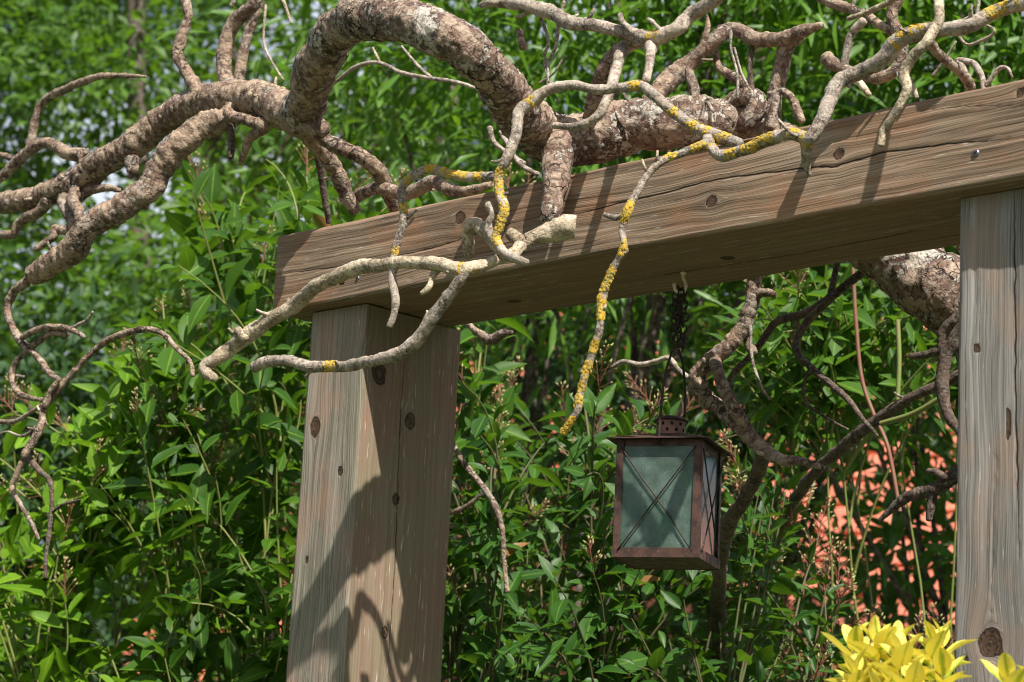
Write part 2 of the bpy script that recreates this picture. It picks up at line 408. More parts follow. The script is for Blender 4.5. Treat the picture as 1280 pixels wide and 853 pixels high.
# ------------------------------------------------------------------ pergola: weathered timber with its grain, knots and cracks
def timber(name, base, ax, a_out, s_out, w_out, w_s, L, dens, mat, parent, knots=(), cracks_a=(), cracks_b=(), seed=0, bev=.006):
    """A beam: base corner, axis ax, section = rectangle spanned by a_out (width w_out) and s_out (width w_s).
    dens = list of along positions; the perimeter starts at the base corner and walks a_out first."""
    ax, a_out, s_out = (np.asarray(q, float) for q in (ax, a_out, s_out))
    per = []                                     # (p, q, face, s)
    def edge(p0, p1, face, n):
        for t in np.linspace(0, 1, n): per.append((p0[0] + (p1[0] - p0[0]) * t, p0[1] + (p1[1] - p0[1]) * t, face))
    b = bev; W1, W2 = w_out, w_s
    def arc(cx, cy, t0, face):
        for t in (15, 45, 75): per.append((cx + b * math.cos(R(t0 + t)), cy + b * math.sin(R(t0 + t)), face + t / 90.0))
    n1, n2 = max(8, int(W1 / .003)), max(8, int(W2 / .003))
    edge((b, 0), (W1 - b, 0), 0, n1); arc(W1 - b, b, -90, 0)
    edge((W1, b), (W1, W2 - b), 1, n2); arc(W1 - b, W2 - b, 0, 1)
    edge((W1 - b, W2), (b, W2), 2, 12); arc(b, W2 - b, 90, 2)
    edge((0, W2 - b), (0, b), 3, 12); arc(b, b, 180, 3)
    per = np.array(per); n = len(per)
    dp = np.linalg.norm(np.diff(per[:, :2], axis=0), axis=1); s = np.concatenate([[0], np.cumsum(dp)])
    A = np.asarray(dens); N = len(A)
    AA, SS = np.meshgrid(A, s, indexing='ij'); FF = np.tile(per[:, 2], (N, 1))
    PP = np.tile(per[:, 0], (N, 1)); QQ = np.tile(per[:, 1], (N, 1))
    face = np.floor(FF + 1e-6)
    g = SS + .010 * fbm(np.stack([AA.ravel() * 2.2, SS.ravel() * 7, np.full(AA.size, seed)], 1), 3).reshape(AA.shape) \
           + .0016 * fbm(np.stack([AA.ravel() * 14, SS.ravel() * 40, np.full(AA.size, seed + 9)], 1), 2).reshape(AA.shape)
    kn = np.zeros_like(g)
    wob = fbm(np.stack([AA.ravel() * 60, SS.ravel() * 60, np.full(AA.size, seed + 3)], 1), 2).reshape(AA.shape)
    dent = np.zeros_like(g)
    for (ka, ks, kr, st) in knots:
        kr = kr * .86
        da = (AA - ka) / st; ds = SS - ks; dist = np.hypot(da, ds)
        kr_s = kr; infl = np.exp(-(da / (2.6 * kr)) ** 2) * np.exp(-(np.abs(ds) / (3.0 * kr)))
        g = g - np.tanh(ds / (kr * .6)) * kr * .95 * infl
        inside = np.clip((1.35 * kr - dist * (1 + .12 * wob)) / (.45 * kr), 0, 1)
        g = g * (1 - inside) + (ks + dist) * inside
        kn = np.maximum(kn, np.clip((1.08 * kr - dist * (1 + .18 * wob)) / (.22 * kr), 0, 1))
        dent += -.0012 * np.exp(-(dist / kr) ** 4)
    def cr(list_):
        c = np.full_like(g, .5)
        for (pts, wd) in list_:
            pa = np.array([p[0] for p in pts]); ps = np.array([p[1] for p in pts])
            o_ = np.argsort(pa); y = np.interp(AA, pa[o_], ps[o_])
            ok = (AA >= pa.min() - .003) & (AA <= pa.max() + .003)
            en = np.clip(np.minimum(AA - pa.min(), pa.max() - AA) / .12, 0.15, 1)
            dd = (SS - y + .0011 * wob) / (wd * en)
            near = ok & (np.abs(SS - y) < .04)
            c = np.where(near, dd, c)
        return c
    ca, cb = cr(cracks_a), cr(cracks_b)
    ridge = .0007 * fbm(np.stack([AA.ravel() * 4, g.ravel() * 130, np.full(AA.size, seed + 5.)], 1), 2).reshape(AA.shape) \
          + .0016 * fbm(np.stack([AA.ravel() * 5, SS.ravel() * 12, np.full(AA.size, seed + 7.)], 1), 3).reshape(AA.shape) + dent
    for c in (ca, cb): ridge -= .0016 * np.clip(1 - np.abs(c) / .003, 0, 1)
    nx = np.where(face == 1, 1.0, np.where(face == 3, -1.0, 0)); ny = np.where(face == 0, -1.0, np.where(face == 2, 1.0, 0))
    PP = PP + nx * ridge; QQ = QQ + ny * ridge
    P = np.asarray(base)[None, None] + AA[..., None] * ax + PP[..., None] * a_out + QQ[..., None] * s_out
    i, j = np.meshgrid(np.arange(N - 1), np.arange(n), indexing='ij'); j2 = (j + 1) % n
    F = np.stack([i * n + j, (i + 1) * n + j, (i + 1) * n + j2, i * n + j2], -1).reshape(-1, 4)
    verts = P.reshape(-1, 3); faces = F
    if np.dot(np.cross(ax, a_out), s_out) > 0: faces = faces[:, ::-1]
    vs_, at_ = [verts], {'grain': g.ravel(), 'along': AA.ravel(), 'knot': kn.ravel(), 'crack_a': ca.ravel(), 'crack_b': cb.ravel(), 'face': (face * 3.7 + seed).ravel()}
    extra = []
    for e, a in ((0, A[0]), (N - 1, A[-1])):     # end grain: a small grid over the section
        m = 14; base_i = len(verts) + sum(len(x) for x in extra)
        u, v_ = np.meshgrid(np.linspace(0, W1, m), np.linspace(0, W2, m), indexing='ij')
        u = np.clip(u, .002, W1 - .002); v_ = np.clip(v_, .002, W2 - .002)
        q = np.asarray(base) + a * ax + u[..., None] * a_out + v_[..., None] * s_out + (1 if e else -1) * .0008 * ax
        extra.append(q.reshape(-1, 3)); rr = np.hypot(u - W1 * .5, v_ - W2 * 1.4).ravel()
        for k, val in (('grain', rr), ('along', u.ravel() * .2), ('knot', 0 * rr), ('crack_a', 0 * rr + .5), ('crack_b', 0 * rr + .5), ('face', 0 * rr + 40 + seed)):
            at_[k] = np.concatenate([at_[k], val])
        ii, jj = np.meshgrid(np.arange(m - 1), np.arange(m - 1), indexing='ij')
        ef = np.stack([ii * m + jj, (ii + 1) * m + jj, (ii + 1) * m + jj + 1, ii * m + jj + 1], -1).reshape(-1, 4) + base_i
        faces = np.vstack([faces, ef if (e == 0) == (np.dot(np.cross(ax, a_out), s_out) < 0) else ef[:, ::-1]])
    verts = np.vstack([verts] + extra)
    return mesh(name, verts, faces, mat, parent, at_)

perg = thing('pergola', (O + .6 * D + .12 * V) * [1, 1, 0], 'weathered timber pergola of one thick knotty beam lying on two square posts', 'pergola')
# the beam: along D; section walks down the front (from the top edge) then back along the underside
ftop = O + BH * Z
def fr(x, y):                          # photo point on the beam's front -> (along, s)
    P = on_plane(x, y, 0) - ftop; return (P @ D, -P[2])
def un(x, y):                          # photo point on the underside
    d = ray(x, y); t = (O[2] - EYE[2]) / d[2]; P = EYE + d * t - O; return (P @ D, BH + P @ V)
kn = [(*fr(576, 268), .0115, 1.0), (*fr(890, 247), .0105, 1.0), (*fr(1049, 187), .0085, 1.0), (*fr(497, 300), .004, 1.2), (*fr(1276, 110), .007, 1.0), (*un(905, 322), .010, 1.3), (*un(640, 375), .012, 1.2)]
crA = [([fr(*p) for p in ((700, 268), (840, 234), (892, 220), (1001, 206), (1046, 203), (1101, 186), (1184, 175), (1280, 167))], 1.25), ([fr(*p) for p in ((333, 341), (446, 326), (540, 306), (628, 278), (690, 262))], .8)]
crB = [([fr(*p) for p in ((1150, 134), (1200, 128), (1290, 127))], .8), ([un(*p) for p in ((770, 352), (880, 334), (1000, 315), (1100, 295), (1190, 275))], 1.3), ([fr(*p) for p in ((510, 345), (600, 330), (700, 296))], .5)]
dens = np.concatenate([np.arange(0, 1.62, .0035), np.arange(1.63, 2.0, .02)])
timber('beam', ftop, D, -Z, V, BH, BW, 2.0, dens, MAT['beam'], perg, [], [], [], seed=1) if False else None
# perimeter order in timber(): first a_out at s_out=0 -> the front face (normal -V), then s_out at a_out=W1 -> the underside
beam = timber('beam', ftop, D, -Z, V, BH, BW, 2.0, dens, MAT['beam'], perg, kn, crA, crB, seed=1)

U1, U2, V1, V2, U3 = .0581, .1955, .0362, .2747 - .006, 1.3489
topz = O[2] - .002
Zt = np.array([0, 0, topz])
def post(u0, wu, wv, mat, knots, ca, cb, seed):
    base = O + u0 * D + V1 * V; base = np.array([base[0], base[1], topz])
    dd = np.concatenate([np.arange(0, 1.05, .0035), np.arange(1.07, topz + .0001, .03), [topz + .05]])
    return timber('post', base, -Z, D, V, wu, wv, topz, dd, mat, perg, knots, ca, cb, seed)
def pf(x, y, u0):                      # photo point on a post's front face
    P = on_plane(x, y, V1) - (O + u0 * D + V1 * V); return (topz - on_plane(x, y, V1)[2], P @ D)
def pr(x, y, u1, wu):                  # photo point on the left post's right-hand face
    nrm = D; d = ray(x, y); q = O + u1 * D; t = ((q - EYE) @ nrm) / (d @ nrm); P = EYE + d * t
    return (topz - P[2], wu + (P - q) @ V - V1)
wl = U2 - U1
kl = [(*pf(391, 533, U1), .0125, 1.5), (*pf(422, 589, U1), .0065, 1.2), (*pr(470, 466, U2, wl), .018, 1.1), (*pr(508, 526, U2, wl), .012, 1.2), (*pr(490, 623, U2, wl), .009, 1.2), (*pr(477, 790, U2, wl), .008, 1.3), (*pf(380, 700, U1), .004, 1.5)]
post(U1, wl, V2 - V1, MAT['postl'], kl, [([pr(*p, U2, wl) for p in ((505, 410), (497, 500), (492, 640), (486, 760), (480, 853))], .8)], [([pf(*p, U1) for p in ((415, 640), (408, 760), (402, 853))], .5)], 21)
kr_ = [(*pf(1232, 805, U3), .019, 1.2), (*pf(1217, 436, U3), .005, 1.1), (*pf(1200, 825, U3), .006, 1.0), (*pf(1255, 530, U3), .004, 6.0)]
post(U3, .24, .2, MAT['postr'], kr_, [([pf(*p, U3) for p in ((1262, 236), (1263, 400), (1265, 560), (1268, 700))], 1.3)], [([pf(*p, U3) for p in ((1240, 560), (1236, 700), (1232, 790))], .4)], 33)
def screw(x, y, off, r):
    P = on_plane(x, y, off); m = MB(); m.lathe(P + V * .004, [(r, .0), (r, .0042), (r * .8, .0052)], 14, -V)
    h = MB()
    s = mesh('screw', m.v, m.f, MAT['screw'], perg, smooth=False)
    for a in (40, 130):
        t_ = D * math.cos(R(a)) + Z * math.sin(R(a)); u_ = -D * math.sin(R(a)) + Z * math.cos(R(a))
        h.box(P - V * .0012, t_ * r * .62, u_ * r * .14, V * .0006)
    h.build('cross_slot', MAT['iron'], s)
screw(1219.5, 191.5, -.0005, .0052); screw(447, 348, -.0005, .0042)

# ------------------------------------------------------------------ the contorted tree
tree = thing('contorted_tree', (on_plane(1245, 700, .5) * [1, 1, 0]), 'leafless contorted tree sprawling across the beam, bark flaking and spotted with yellow lichen', 'tree')
SURF = {}                               # branch object -> (surface points, normals)
def limb(name, pts, off, mat, parent=tree, n=14, step=None, lump=.10, seed=0, endcut=False, kink=.0):
    """pts = (x, y, radius) along the branch, off = its distance behind the beam's front (one number, or from/to)."""
    k = len(pts); cum = np.concatenate([[0], np.cumsum([math.dist(pts[i][:2], pts[i + 1][:2]) for i in range(k - 1)])]); cum /= cum[-1]
    if np.isscalar(off): of = np.full(k, float(off))
    elif len(off) == k: of = np.array(off, float)
    else: of = np.interp(cum, np.linspace(0, 1, len(off)), off)
    P = []; X = []
    for (x, y, r), o_ in zip(pts, of):
        q = on_plane(x, y, o_); P.append(q); X.append(r * mpp(q))
    st = step or max(.0025, min(X) * .55)
    P, X = catmull(P, X, st)
    if k > 2:
        sm = fbm(P * 22 + seed, 2)[:, None] * np.array([1, 0, 0]) + fbm(P * 22 + 31 + seed, 2)[:, None] * np.array([0, 0, 1.0])
        wgt = np.minimum(1, np.minimum(np.arange(len(P)), np.arange(len(P))[::-1]) / 6.0)[:, None]
        P = P + sm * (X[:, None] * .16) * wgt
    N = len(P); T, A, B = frames(P)
    th = np.arange(n) * 2 * math.pi / n
    dirs = A[:, None] * np.cos(th)[None, :, None] + B[:, None] * np.sin(th)[None, :, None]
    S = P[:, None] + X[:, None, None] * dirs
    q = S.reshape(-1, 3); rr = np.repeat(X, n)
    d = lump * fbm(q / np.maximum(rr, .006)[:, None] * .55 + seed * 3.1, 2) + .05 * fbm(q * 140 + seed, 2)
    d += .045 * np.repeat(vnoise(np.stack([np.arange(N) * st / np.maximum(X, .004) * .22 + seed * 7, np.zeros(N), np.zeros(N)], 1)), n)
    for _ in range(int(N * st / max(.03, 5 * X.mean())) + 1):      # knuckles: old leaf scars and healed wounds
        kc = rnd.randrange(N); cc = S[kc, rnd.randrange(n)]; ks = X[kc] * (.5 + .5 * rnd.random())
        d += (.06 + .12 * rnd.random()) * rnd.choice((1, 1, 1, -.6)) * np.exp(-(np.linalg.norm(S.reshape(-1, 3) - cc, axis=1) / ks) ** 2)
    pq = fbm(S.reshape(-1, 3) * np.array([1, 1, 1]) * 52 + seed * 2.7, 4) + .35 * fbm(S.reshape(-1, 3) * 14 + seed, 2)
    plate = np.clip((pq - .05) / .22, 0, 1); plate = plate * plate * (3 - 2 * plate)
    fine_ = fbm(S.reshape(-1, 3) * 160 + seed, 2)
    q = q + dirs.reshape(-1, 3) * (d * rr + (plate * .0016 + fine_ * .0005) * np.minimum(1, rr / .016))[:, None]
    verts = [q]; i, j = np.meshgrid(np.arange(N - 1), np.arange(n), indexing='ij'); j2 = (j + 1) % n
    F = np.stack([i * n + j, i * n + j2, (i + 1) * n + j2, (i + 1) * n + j], -1).reshape(-1, 4)
    nv = N * n; caps = []
    for e, sg in ((0, -1), (N - 1, 1)):
        rad_k = ((.75, .35), (.3, .5)) if not endcut else ((.9, .04), (.45, -.06))
        prev = e * n
        for (kk, hh) in rad_k:
            c = P[e] + sg * T[e] * X[e] * hh; ring = c + (q[e * n:(e + 1) * n] - P[e]) * kk
            verts.append(ring); new = nv; nv += n
            jj = np.arange(n); jn = (jj + 1) % n
            f = np.stack([prev + jj, prev + jn, new + jn, new + jj], -1); caps.append(f if sg > 0 else f[:, ::-1]); prev = new
        verts.append((P[e] + sg * T[e] * X[e] * (.55 if not endcut else -.06))[None]); ci = nv; nv += 1
        jj = np.arange(n); jn = (jj + 1) % n
        f = np.stack([prev + jj, prev + jn, np.full(n, ci), np.full(n, ci)], -1); caps.append(f if sg > 0 else f[:, ::-1])
    F = F
    tri = [list(map(int, t[:3])) if t[2] == t[3] else list(map(int, t)) for c in caps for t in c]
    allf = F.tolist() + [t if len(set(t)) == len(t) else t for t in tri]
    allf = [([t[0], t[1], t[2]] if len(t) == 4 and t[2] == t[3] else ([t[2], t[1], t[0]] if False else (t if len(set(t)) == len(t) else list(dict.fromkeys(t))))) for t in allf]
    o = mesh(name, np.vstack(verts), allf, MAT[mat] if isinstance(mat, str) else mat, parent, {'plate': np.concatenate([plate, np.zeros(nv - N * n)])})
    SURF[o] = (q, dirs.reshape(-1, 3), P, X)
    return o

def B(pts, off, mat='limb', **kw): return limb('branch', pts, off, mat, seed=rnd.random() * 50, **kw)
def TW(pts, off, par, mat='twig', **kw): return limb('twig', pts, off, mat, parent=par, n=kw.pop('n', 8), seed=rnd.random() * 50, **kw)
gx = on_plane(1245, 700, .5)
# trunk from behind the right post, over the beam and round the great loop
trunk = limb('trunk', [(1330, 1900, 62.0), (1325, 1500, 60.0), (1310, 1100, 56.0), (1290, 760, 54.0), (1270, 560, 52.0), (1245, 440, 48.0), (1195, 372, 46.0), (1140, 335, 43.0), (1080, 290, 40.0), (1015, 225, 36.0), (955, 172, 29.0), (909, 155, 28.0), (860, 152, 31.0), (815, 155, 33.0), (775, 159, 35.0), (738, 170, 33.5), (705, 177, 33.5), (678, 168, 31.6), (655, 146, 29.8), (633, 118, 27.9), (614, 90, 26.0), (588, 62, 27.0), (545, 37, 27.9), (495, 25, 27.9), (455, 22, 27.9), (424, 36, 27.0), (406, 64, 26.0), (391, 100, 26.0), (378, 136, 26.0), (372, 150, 22.3)],
    [.55, .55, .55, .54, .52, .50, .46, .44, .41, .36, .27, .21, .15, .12, .10, .07, .05, .03, -.05, -.13, -.20, -.25, -.28, -.28, -.27, -.24, -.20, -.15, -.10, -.08], 'trunk', n=76, step=.003, lump=.085, seed=3)
stub = B([(702, 180, 25), (697, 206, 18.5), (694, 232, 15), (690, 256, 12.5), (688, 276, 11.5)], [.03, .01, -.022, -.032, -.034], 'trunk', n=20)
b_up = B([(385, 140, 22), (358, 140, 24), (330, 126, 22), (300, 121, 21), (270, 125, 22), (240, 131, 20), (206, 151, 17), (172, 176, 18), (137, 197, 17), (103, 222, 17), (69, 240, 15), (34, 250, 14), (0, 254, 13), (-50, 256, 12), (-90, 252, 10)], [-.08, -.08, -.08, -.08, -.08, -.08, -.08, -.09, -.1, -.1, -.11, -.11, -.11, -.11, -.11], n=44, step=.003)
b_lo = B([(300, 132, 14), (282, 150, 15), (254, 160, 16), (224, 186, 17), (200, 213, 16), (182, 238, 17), (155, 258, 16), (131, 272, 17), (110, 288, 17), (86, 316, 17), (62, 332, 15), (42, 344, 13)], [-.08, -.10, -.12, -.14, -.15, -.16, -.18, -.19, -.2, -.2, -.2, -.2], n=44, step=.003, endcut=True)
bA = B([(107, 205, 8), (103, 194, 8), (83, 191, 8), (58, 178, 7), (38, 188, 7), (17, 206, 7), (0, 222, 6), (-40, 250, 5)], [-.1, -.12], n=14)
TW([(36, 188, 5), (45, 148, 5), (55, 127, 5), (79, 113, 5), (103, 103, 5), (124, 96, 4), (158, 95, 3), (182, 96, 1.5)], -.11, bA, 'limb', n=10)
TW([(22, 202, 4), (10, 196, 4), (-15, 192, 4)], -.11, bA, 'limb')
B([(252, 124, 10), (244, 110, 9), (234, 92, 7.5), (222, 69, 7), (227, 48, 7), (235, 21, 6), (232, 0, 6), (231, -30, 5)], -.1, n=14)
bC = B([(292, 112, 12), (283, 100, 10), (280, 79, 10), (285, 45, 9), (296, 24, 9), (316, 7, 9), (324, -20, 8)], -.07, n=16)
B([(296, 112, 8), (299, 100, 7), (304, 69, 6), (313, 34, 7), (322, 8, 7), (326, -20, 6)], -.06, n=12)
TW([(332, 7, 2), (330, 52, 1.8), (339, 76, 1.6), (354, 100, 1.4)], -.06, bC, n=6); TW([(349, -12, 2.5), (359, 14, 2.2), (364, 29, 1.5)], -.06, bC, n=6)
TW([(289, 8, 3), (292, 0, 3), (290, -15, 2)], -.06, bC, n=6)
# knobs and branches under the junction
B([(378, 146, 20), (395, 158, 15), (404, 163, 11)], -.09, n=18)
Z1 = B([(384, 158, 15), (388, 172, 12), (406, 196, 11), (423, 220, 10), (434, 246, 9), (444, 264, 7)], [-.07, .02, .08], n=16)
Z2 = B([(392, 160, 12), (406, 174, 9), (432, 187, 10), (460, 201, 10), (477, 221, 9), (488, 246, 9), (492, 262, 7)], [-.07, 0, .1], n=16)
Z3 = B([(446, 247, 7), (474, 235, 8), (508, 243, 8), (539, 228, 8), (563, 238, 8), (584, 239, 6), (612, 232, 4)], [.09, .05, .05, .04, .04, .03, .02], 'limb', n=14)
TW([(398, 190, 5), (400, 211, 5), (405, 245, 4.5), (411, 278, 4)], [.02, .08], Z1, 'dtwig'); TW([(406, 224, 2), (425, 222, 2)], .03, Z1)
B([(284, 140, 7), (292, 146, 7), (309, 150, 7), (330, 158, 8), (313, 172, 6), (306, 190, 4.5), (300, 205, 3.5)], [-.12, -.08], n=12)
TW([(289, 158, 5), (289, 180, 4.5), (288, 197, 4)], -.1, b_lo, 'dtwig')
TW([(82, 246, 8), (79, 256, 7), (90, 278, 6.5), (82, 288, 6), (69, 286, 6), (66, 296, 5), (45, 312, 4)], [-.12, -.16], b_up, 'limb', n=10)
TW([(100, 232, 8), (90, 250, 7), (97, 262, 7), (100, 275, 6)], [-.1, -.17], b_up, 'limb', n=10); TW([(96, 250, 7), (110, 239, 6), (130, 235, 5), (150, 238, 3)], -.1, b_up, 'limb')
TW([(60, 250, 8), (48, 266, 7), (24, 278, 6), (16, 292, 6), (0, 294, 5), (-30, 300, 4)], -.12, b_up, 'limb', n=10)
TW([(107, 192, 3), (110, 186, 1.5)], -.11, b_up); TW([(165, 200, 10), (166, 214, 8), (164, 222, 3)], -.1, b_up, 'limb')
# long hanging twigs at the far left
c1 = B([(44, 342, 7), (34, 352, 6), (17, 366, 5.5), (9, 387, 5), (14, 407, 5), (27, 428, 5), (48, 448, 4.5), (62, 466, 4), (74, 475, 3)], -.2, 'limb', n=10)
TW([(27, 423, 4), (48, 412, 4), (72, 409, 4), (88, 412, 4), (105, 421, 3)], -.21, c1, 'limb'); TW([(88, 411, 2.2), (100, 405, 2), (109, 400, 2), (116, 390, 1.5)], -.21, c1)
TW([(84, 417, 4.5), (62, 417, 4), (38, 435, 4), (21, 452, 4), (15, 472, 4), (21, 490, 4), (38, 498, 3.5), (52, 500, 3)], -.2, c1, 'limb'); TW([(20, 470, 2), (30, 471, 1.5)], -.2, c1)
c2 = B([(241, 470, 2.5), (237, 452, 3), (220, 435, 3), (203, 417, 3.5), (182, 412, 3.8), (151, 419, 4), (131, 428, 4), (110, 445, 4), (89, 469, 4), (65, 497, 4.5), (54, 512, 4.5), (52, 531, 5), (41, 552, 5), (30, 570, 5)], [-.15, -.22], 'limb', n=10)
TW([(74, 474, 3), (64, 490, 4), (56, 508, 4)], -.21, c2, 'limb')
TW([(32, 568, 4), (20, 595, 3.5), (15, 610, 3), (25, 630, 3), (40, 655, 2.8), (48, 674, 2.2)], -.2, c2, 'limb'); TW([(36, 572, 4), (50, 590, 3.6), (62, 601, 3.3), (65, 629, 3), (62, 663, 3), (57, 697, 2.6), (57, 722, 2)], -.2, c2, 'dtwig')
TW([(64, 642, 2), (76, 632, 2), (100, 625, 1.5)], -.2, c2, 'dtwig'); TW([(-30, 520, 3), (0, 527, 3), (21, 526, 3), (45, 511, 2.6), (52, 506, 2)], -.2, c2, 'limb'); TW([(52, 528, 3), (30, 545, 2), (8, 540, 1.2), (-10, 548, 1)], -.2, c2)
# branches hanging before the beam
F_ = B([(719, 284, 14), (706, 284, 14.5), (688, 290, 12), (668, 297, 9.5), (655, 305, 10), (648, 300, 9), (638, 292, 8)], [-.06, -.07, -.08, -.10, -.11, -.12, -.12], 'dead', n=18, endcut=True)
F1 = B([(652, 308, 8), (640, 318, 7), (622, 325, 6.5), (600, 334, 8), (576, 338, 9), (549, 331, 8), (515, 328, 8), (481, 331, 8), (446, 336, 9), (419, 348, 9), (391, 362, 9), (367, 383, 9), (336, 400, 9), (318, 414, 9.5), (302, 424, 10), (290, 434, 8.5), (274, 445, 8.5), (257, 458, 7.5), (260, 468, 7), (268, 473, 6)], [-.12, -.14, -.16, -.18, -.20, -.21, -.21, -.21, -.21, -.21, -.21, -.2, -.21, -.215, -.22, -.22, -.23, -.24, -.24, -.24], 'dead', n=18)
TW([(306, 424, 6), (300, 416, 6), (297, 412, 5)], -.23, F1, 'dead'); TW([(425, 346, 6), (427, 354, 4)], -.17, F1, 'dtwig'); TW([(362, 384, 4), (360, 374, 2.5)], -.2, F1, 'dead')
G_ = B([(588, 334, 6), (577, 345, 7), (563, 366, 7), (546, 390, 8), (525, 421, 8), (501, 441, 8), (463, 452, 7), (426, 458, 7), (388, 458, 7), (357, 450, 7), (333, 452, 7.5), (318, 460, 7)], [-.19, -.20, -.20, -.20, -.20, -.20, -.20, -.18, -.19, -.2, -.2, -.2], 'twig', n=16, endcut=True)
TW([(556, 331, 5), (543, 342, 4.5), (536, 359, 4), (527, 367, 3)], [-.2, -.22], F1, 'dead')
lp = B([(587, 320, 6.5), (584, 300, 8), (587, 285, 8), (596, 281, 8), (606, 290, 8), (618, 307, 6.5), (635, 321, 5), (659, 328, 4)], [-.13, -.14, -.15, -.15, -.16, -.16, -.16, -.16], 'dead', n=14)
TW([(610, 256, 5), (616, 268, 5), (611, 280, 5), (613, 291, 6), (622, 306, 5)], -.18, lp, 'twig', n=10)
L_ = B([(925, 180, 7), (905, 174, 8), (892, 168, 7.5), (867, 158, 7), (850, 146, 7), (832, 132, 7), (818, 120, 6.5), (802, 108, 6.5), (777, 110, 6), (747, 112, 6), (712, 107, 6), (685, 113, 6.5), (664, 127, 7), (649, 142, 7), (645, 168, 6.5), (634, 196, 6.5), (624, 219, 6), (624, 241, 6), (630, 261, 6), (624, 282, 6), (620, 298, 6), (628, 313, 5.5), (642, 322, 5), (659, 328, 4)], [-.06, -.06, -.06, -.07, -.08, -.09, -.1, -.1, -.11, -.12, -.13, -.14, -.15, -.16, -.17, -.18, -.18, -.18, -.18, -.18, -.18, -.18, -.18, -.18], 'twig', n=14)
M_ = B([(624, 222, 6), (592, 222, 6), (564, 218, 6), (540, 211, 6), (524, 216, 6), (511, 225, 5.5), (502, 238, 5), (505, 262, 5), (503, 285, 5), (494, 314, 5), (491, 345, 5), (495, 376, 5), (492, 393, 4.5), (487, 408, 4)], [-.18, -.18, -.19, -.19, -.2, -.2, -.2, -.21, -.21, -.21, -.21, -.21, -.21, -.21], 'twig', n=12)
N_ = B([(890, 176, 5), (875, 183, 5), (853, 192, 5), (826, 203, 5), (808, 221, 4.5), (794, 245, 5), (786, 262, 5), (778, 285, 4.5), (779, 311, 4.6), (764, 342, 5), (753, 373, 5.5), (750, 411, 4.6), (742, 435, 5), (732, 466, 5), (725, 493, 4.6), (722, 512, 4.6), (713, 528, 4.4), (705, 540, 4)], [-.08, -.09, -.1, -.12, -.13, -.14, -.15, -.15, -.15, -.15, -.15, -.15, -.15, -.15, -.15, -.15, -.15, -.15], 'twig', n=12)
TW([(786, 266, 5), (772, 272, 4), (756, 269, 3)], -.15, N_, n=8)
K_ = B([(740, 152, 11), (740, 140, 10), (747, 117, 11), (757, 89, 10), (770, 68, 10), (790, 54, 9), (805, 54, 7)], [.08, .04, .02, 0, 0, 0, 0], 'limb', n=14)
B([(692, 157, 4), (719, 158, 5), (735, 153, 5.5), (749, 142, 6), (760, 120, 6), (771, 83, 7), (778, 62, 8), (786, 54, 7)], [-.1, -.08, 0], 'twig', n=12)
X_ = B([(601, 7, 4), (615, 3, 6), (626, 2, 8), (661, 7, 8), (692, 17, 8.5), (712, 28, 9), (740, 31, 8), (781, 40, 8), (815, 48, 10), (843, 38, 9), (861, 21, 9), (885, 5, 9), (902, -8, 9), (930, -30, 9)], [-.06, -.06, -.04, -.04, -.03, -.03, -.02, -.02, -.02, -.02, 0, 0, 0, 0], 'twig', n=16)
TW([(815, 55, 8), (813, 68, 6.5), (812, 79, 5.5), (807, 102, 5)], [-.02, -.09], X_, n=10); TW([(792, 42, 4), (778, 28, 4), (775, 18, 3.5)], -.03, X_); TW([(830, 42, 3), (815, 27, 2.5), (810, 24, 2)], -.03, X_); TW([(646, 22, 3), (668, 13, 3), (672, 10, 3)], -.04, X_, 'dead')
TW([(674, 14, 2.2), (685, 52, 2.2), (680, 72, 2), (687, 104, 2)], -.02, X_, n=6); TW([(705, 2, 2.4), (698, 31, 2.4), (695, 58, 2.2), (686, 79, 2.2), (685, 106, 2)], -.02, X_, n=6); TW([(706, 70, 1.5), (692, 92, 1.5), (674, 104, 1)], -.02, X_, n=6)
TW([(654, 60, 5), (650, 45, 4), (648, 38, 3.5)], -.02, trunk, 'limb')
Y_ = B([(415, 106, 2.2), (447, 83, 2.6), (475, 79, 2.6), (502, 91, 2.6), (540, 98, 2.6), (571, 103, 2.4), (607, 115, 2)], .1, 'twig', n=8); TW([(540, 98, 2), (523, 83, 2), (502, 58, 1.5)], .1, Y_, n=6); TW([(475, 79, 1.8), (466, 60, 1.5)], .1, Y_, n=6)
# the lichened branch before the right half of the beam, its riser and neighbours
O_ = B([(884, 172, 6), (890, 186, 6), (902, 195, 6.5), (918, 192, 7), (938, 186, 7.5), (960, 175, 8), (985, 169, 7.5), (1006, 174, 8), (1007, 190, 7), (1007, 204, 5), (1012, 219, 3)], [-.07, -.08, -.08, -.08, -.08, -.08, -.08, -.08, -.07, -.06, -.05], 'twig', n=14)
P_ = B([(1004, 176, 7), (1015, 170, 8), (1027, 148, 9), (1038, 124, 9), (1050, 101, 9.5), (1074, 89, 9.5), (1101, 76, 9.5), (1122, 53, 9.5), (1149, 41, 9.5), (1184, 38, 9), (1215, 31, 9), (1246, 14, 9), (1280, 3, 9), (1320, -8, 8)], [-.08, -.08, -.07, -.05, -.03, -.02, -.02, -.02, -.02, -.02, -.02, 0, 0, 0], 'twig', n=16)
B([(1172, -14, 5), (1173, 8, 6), (1173, 28, 6), (1160, 52, 6), (1141, 72, 6.5), (1130, 92, 7), (1134, 108, 6), (1128, 126, 5.5), (1115, 148, 5.5), (1104, 164, 5), (1101, 183, 5)], [-.05, -.06, -.07, -.08, -.08, -.08, -.08, -.08, -.08, -.08, -.08], 'dead', n=12, endcut=True)
R_ = B([(1032, 72, 8), (1040, 80, 8), (1053, 85, 7), (1081, 96, 7.5), (1110, 94, 7), (1125, 77, 7), (1129, 52, 7), (1115, 21, 7), (1122, 0, 7), (1128, -25, 7)], .06, 'limb', n=14, endcut=True)
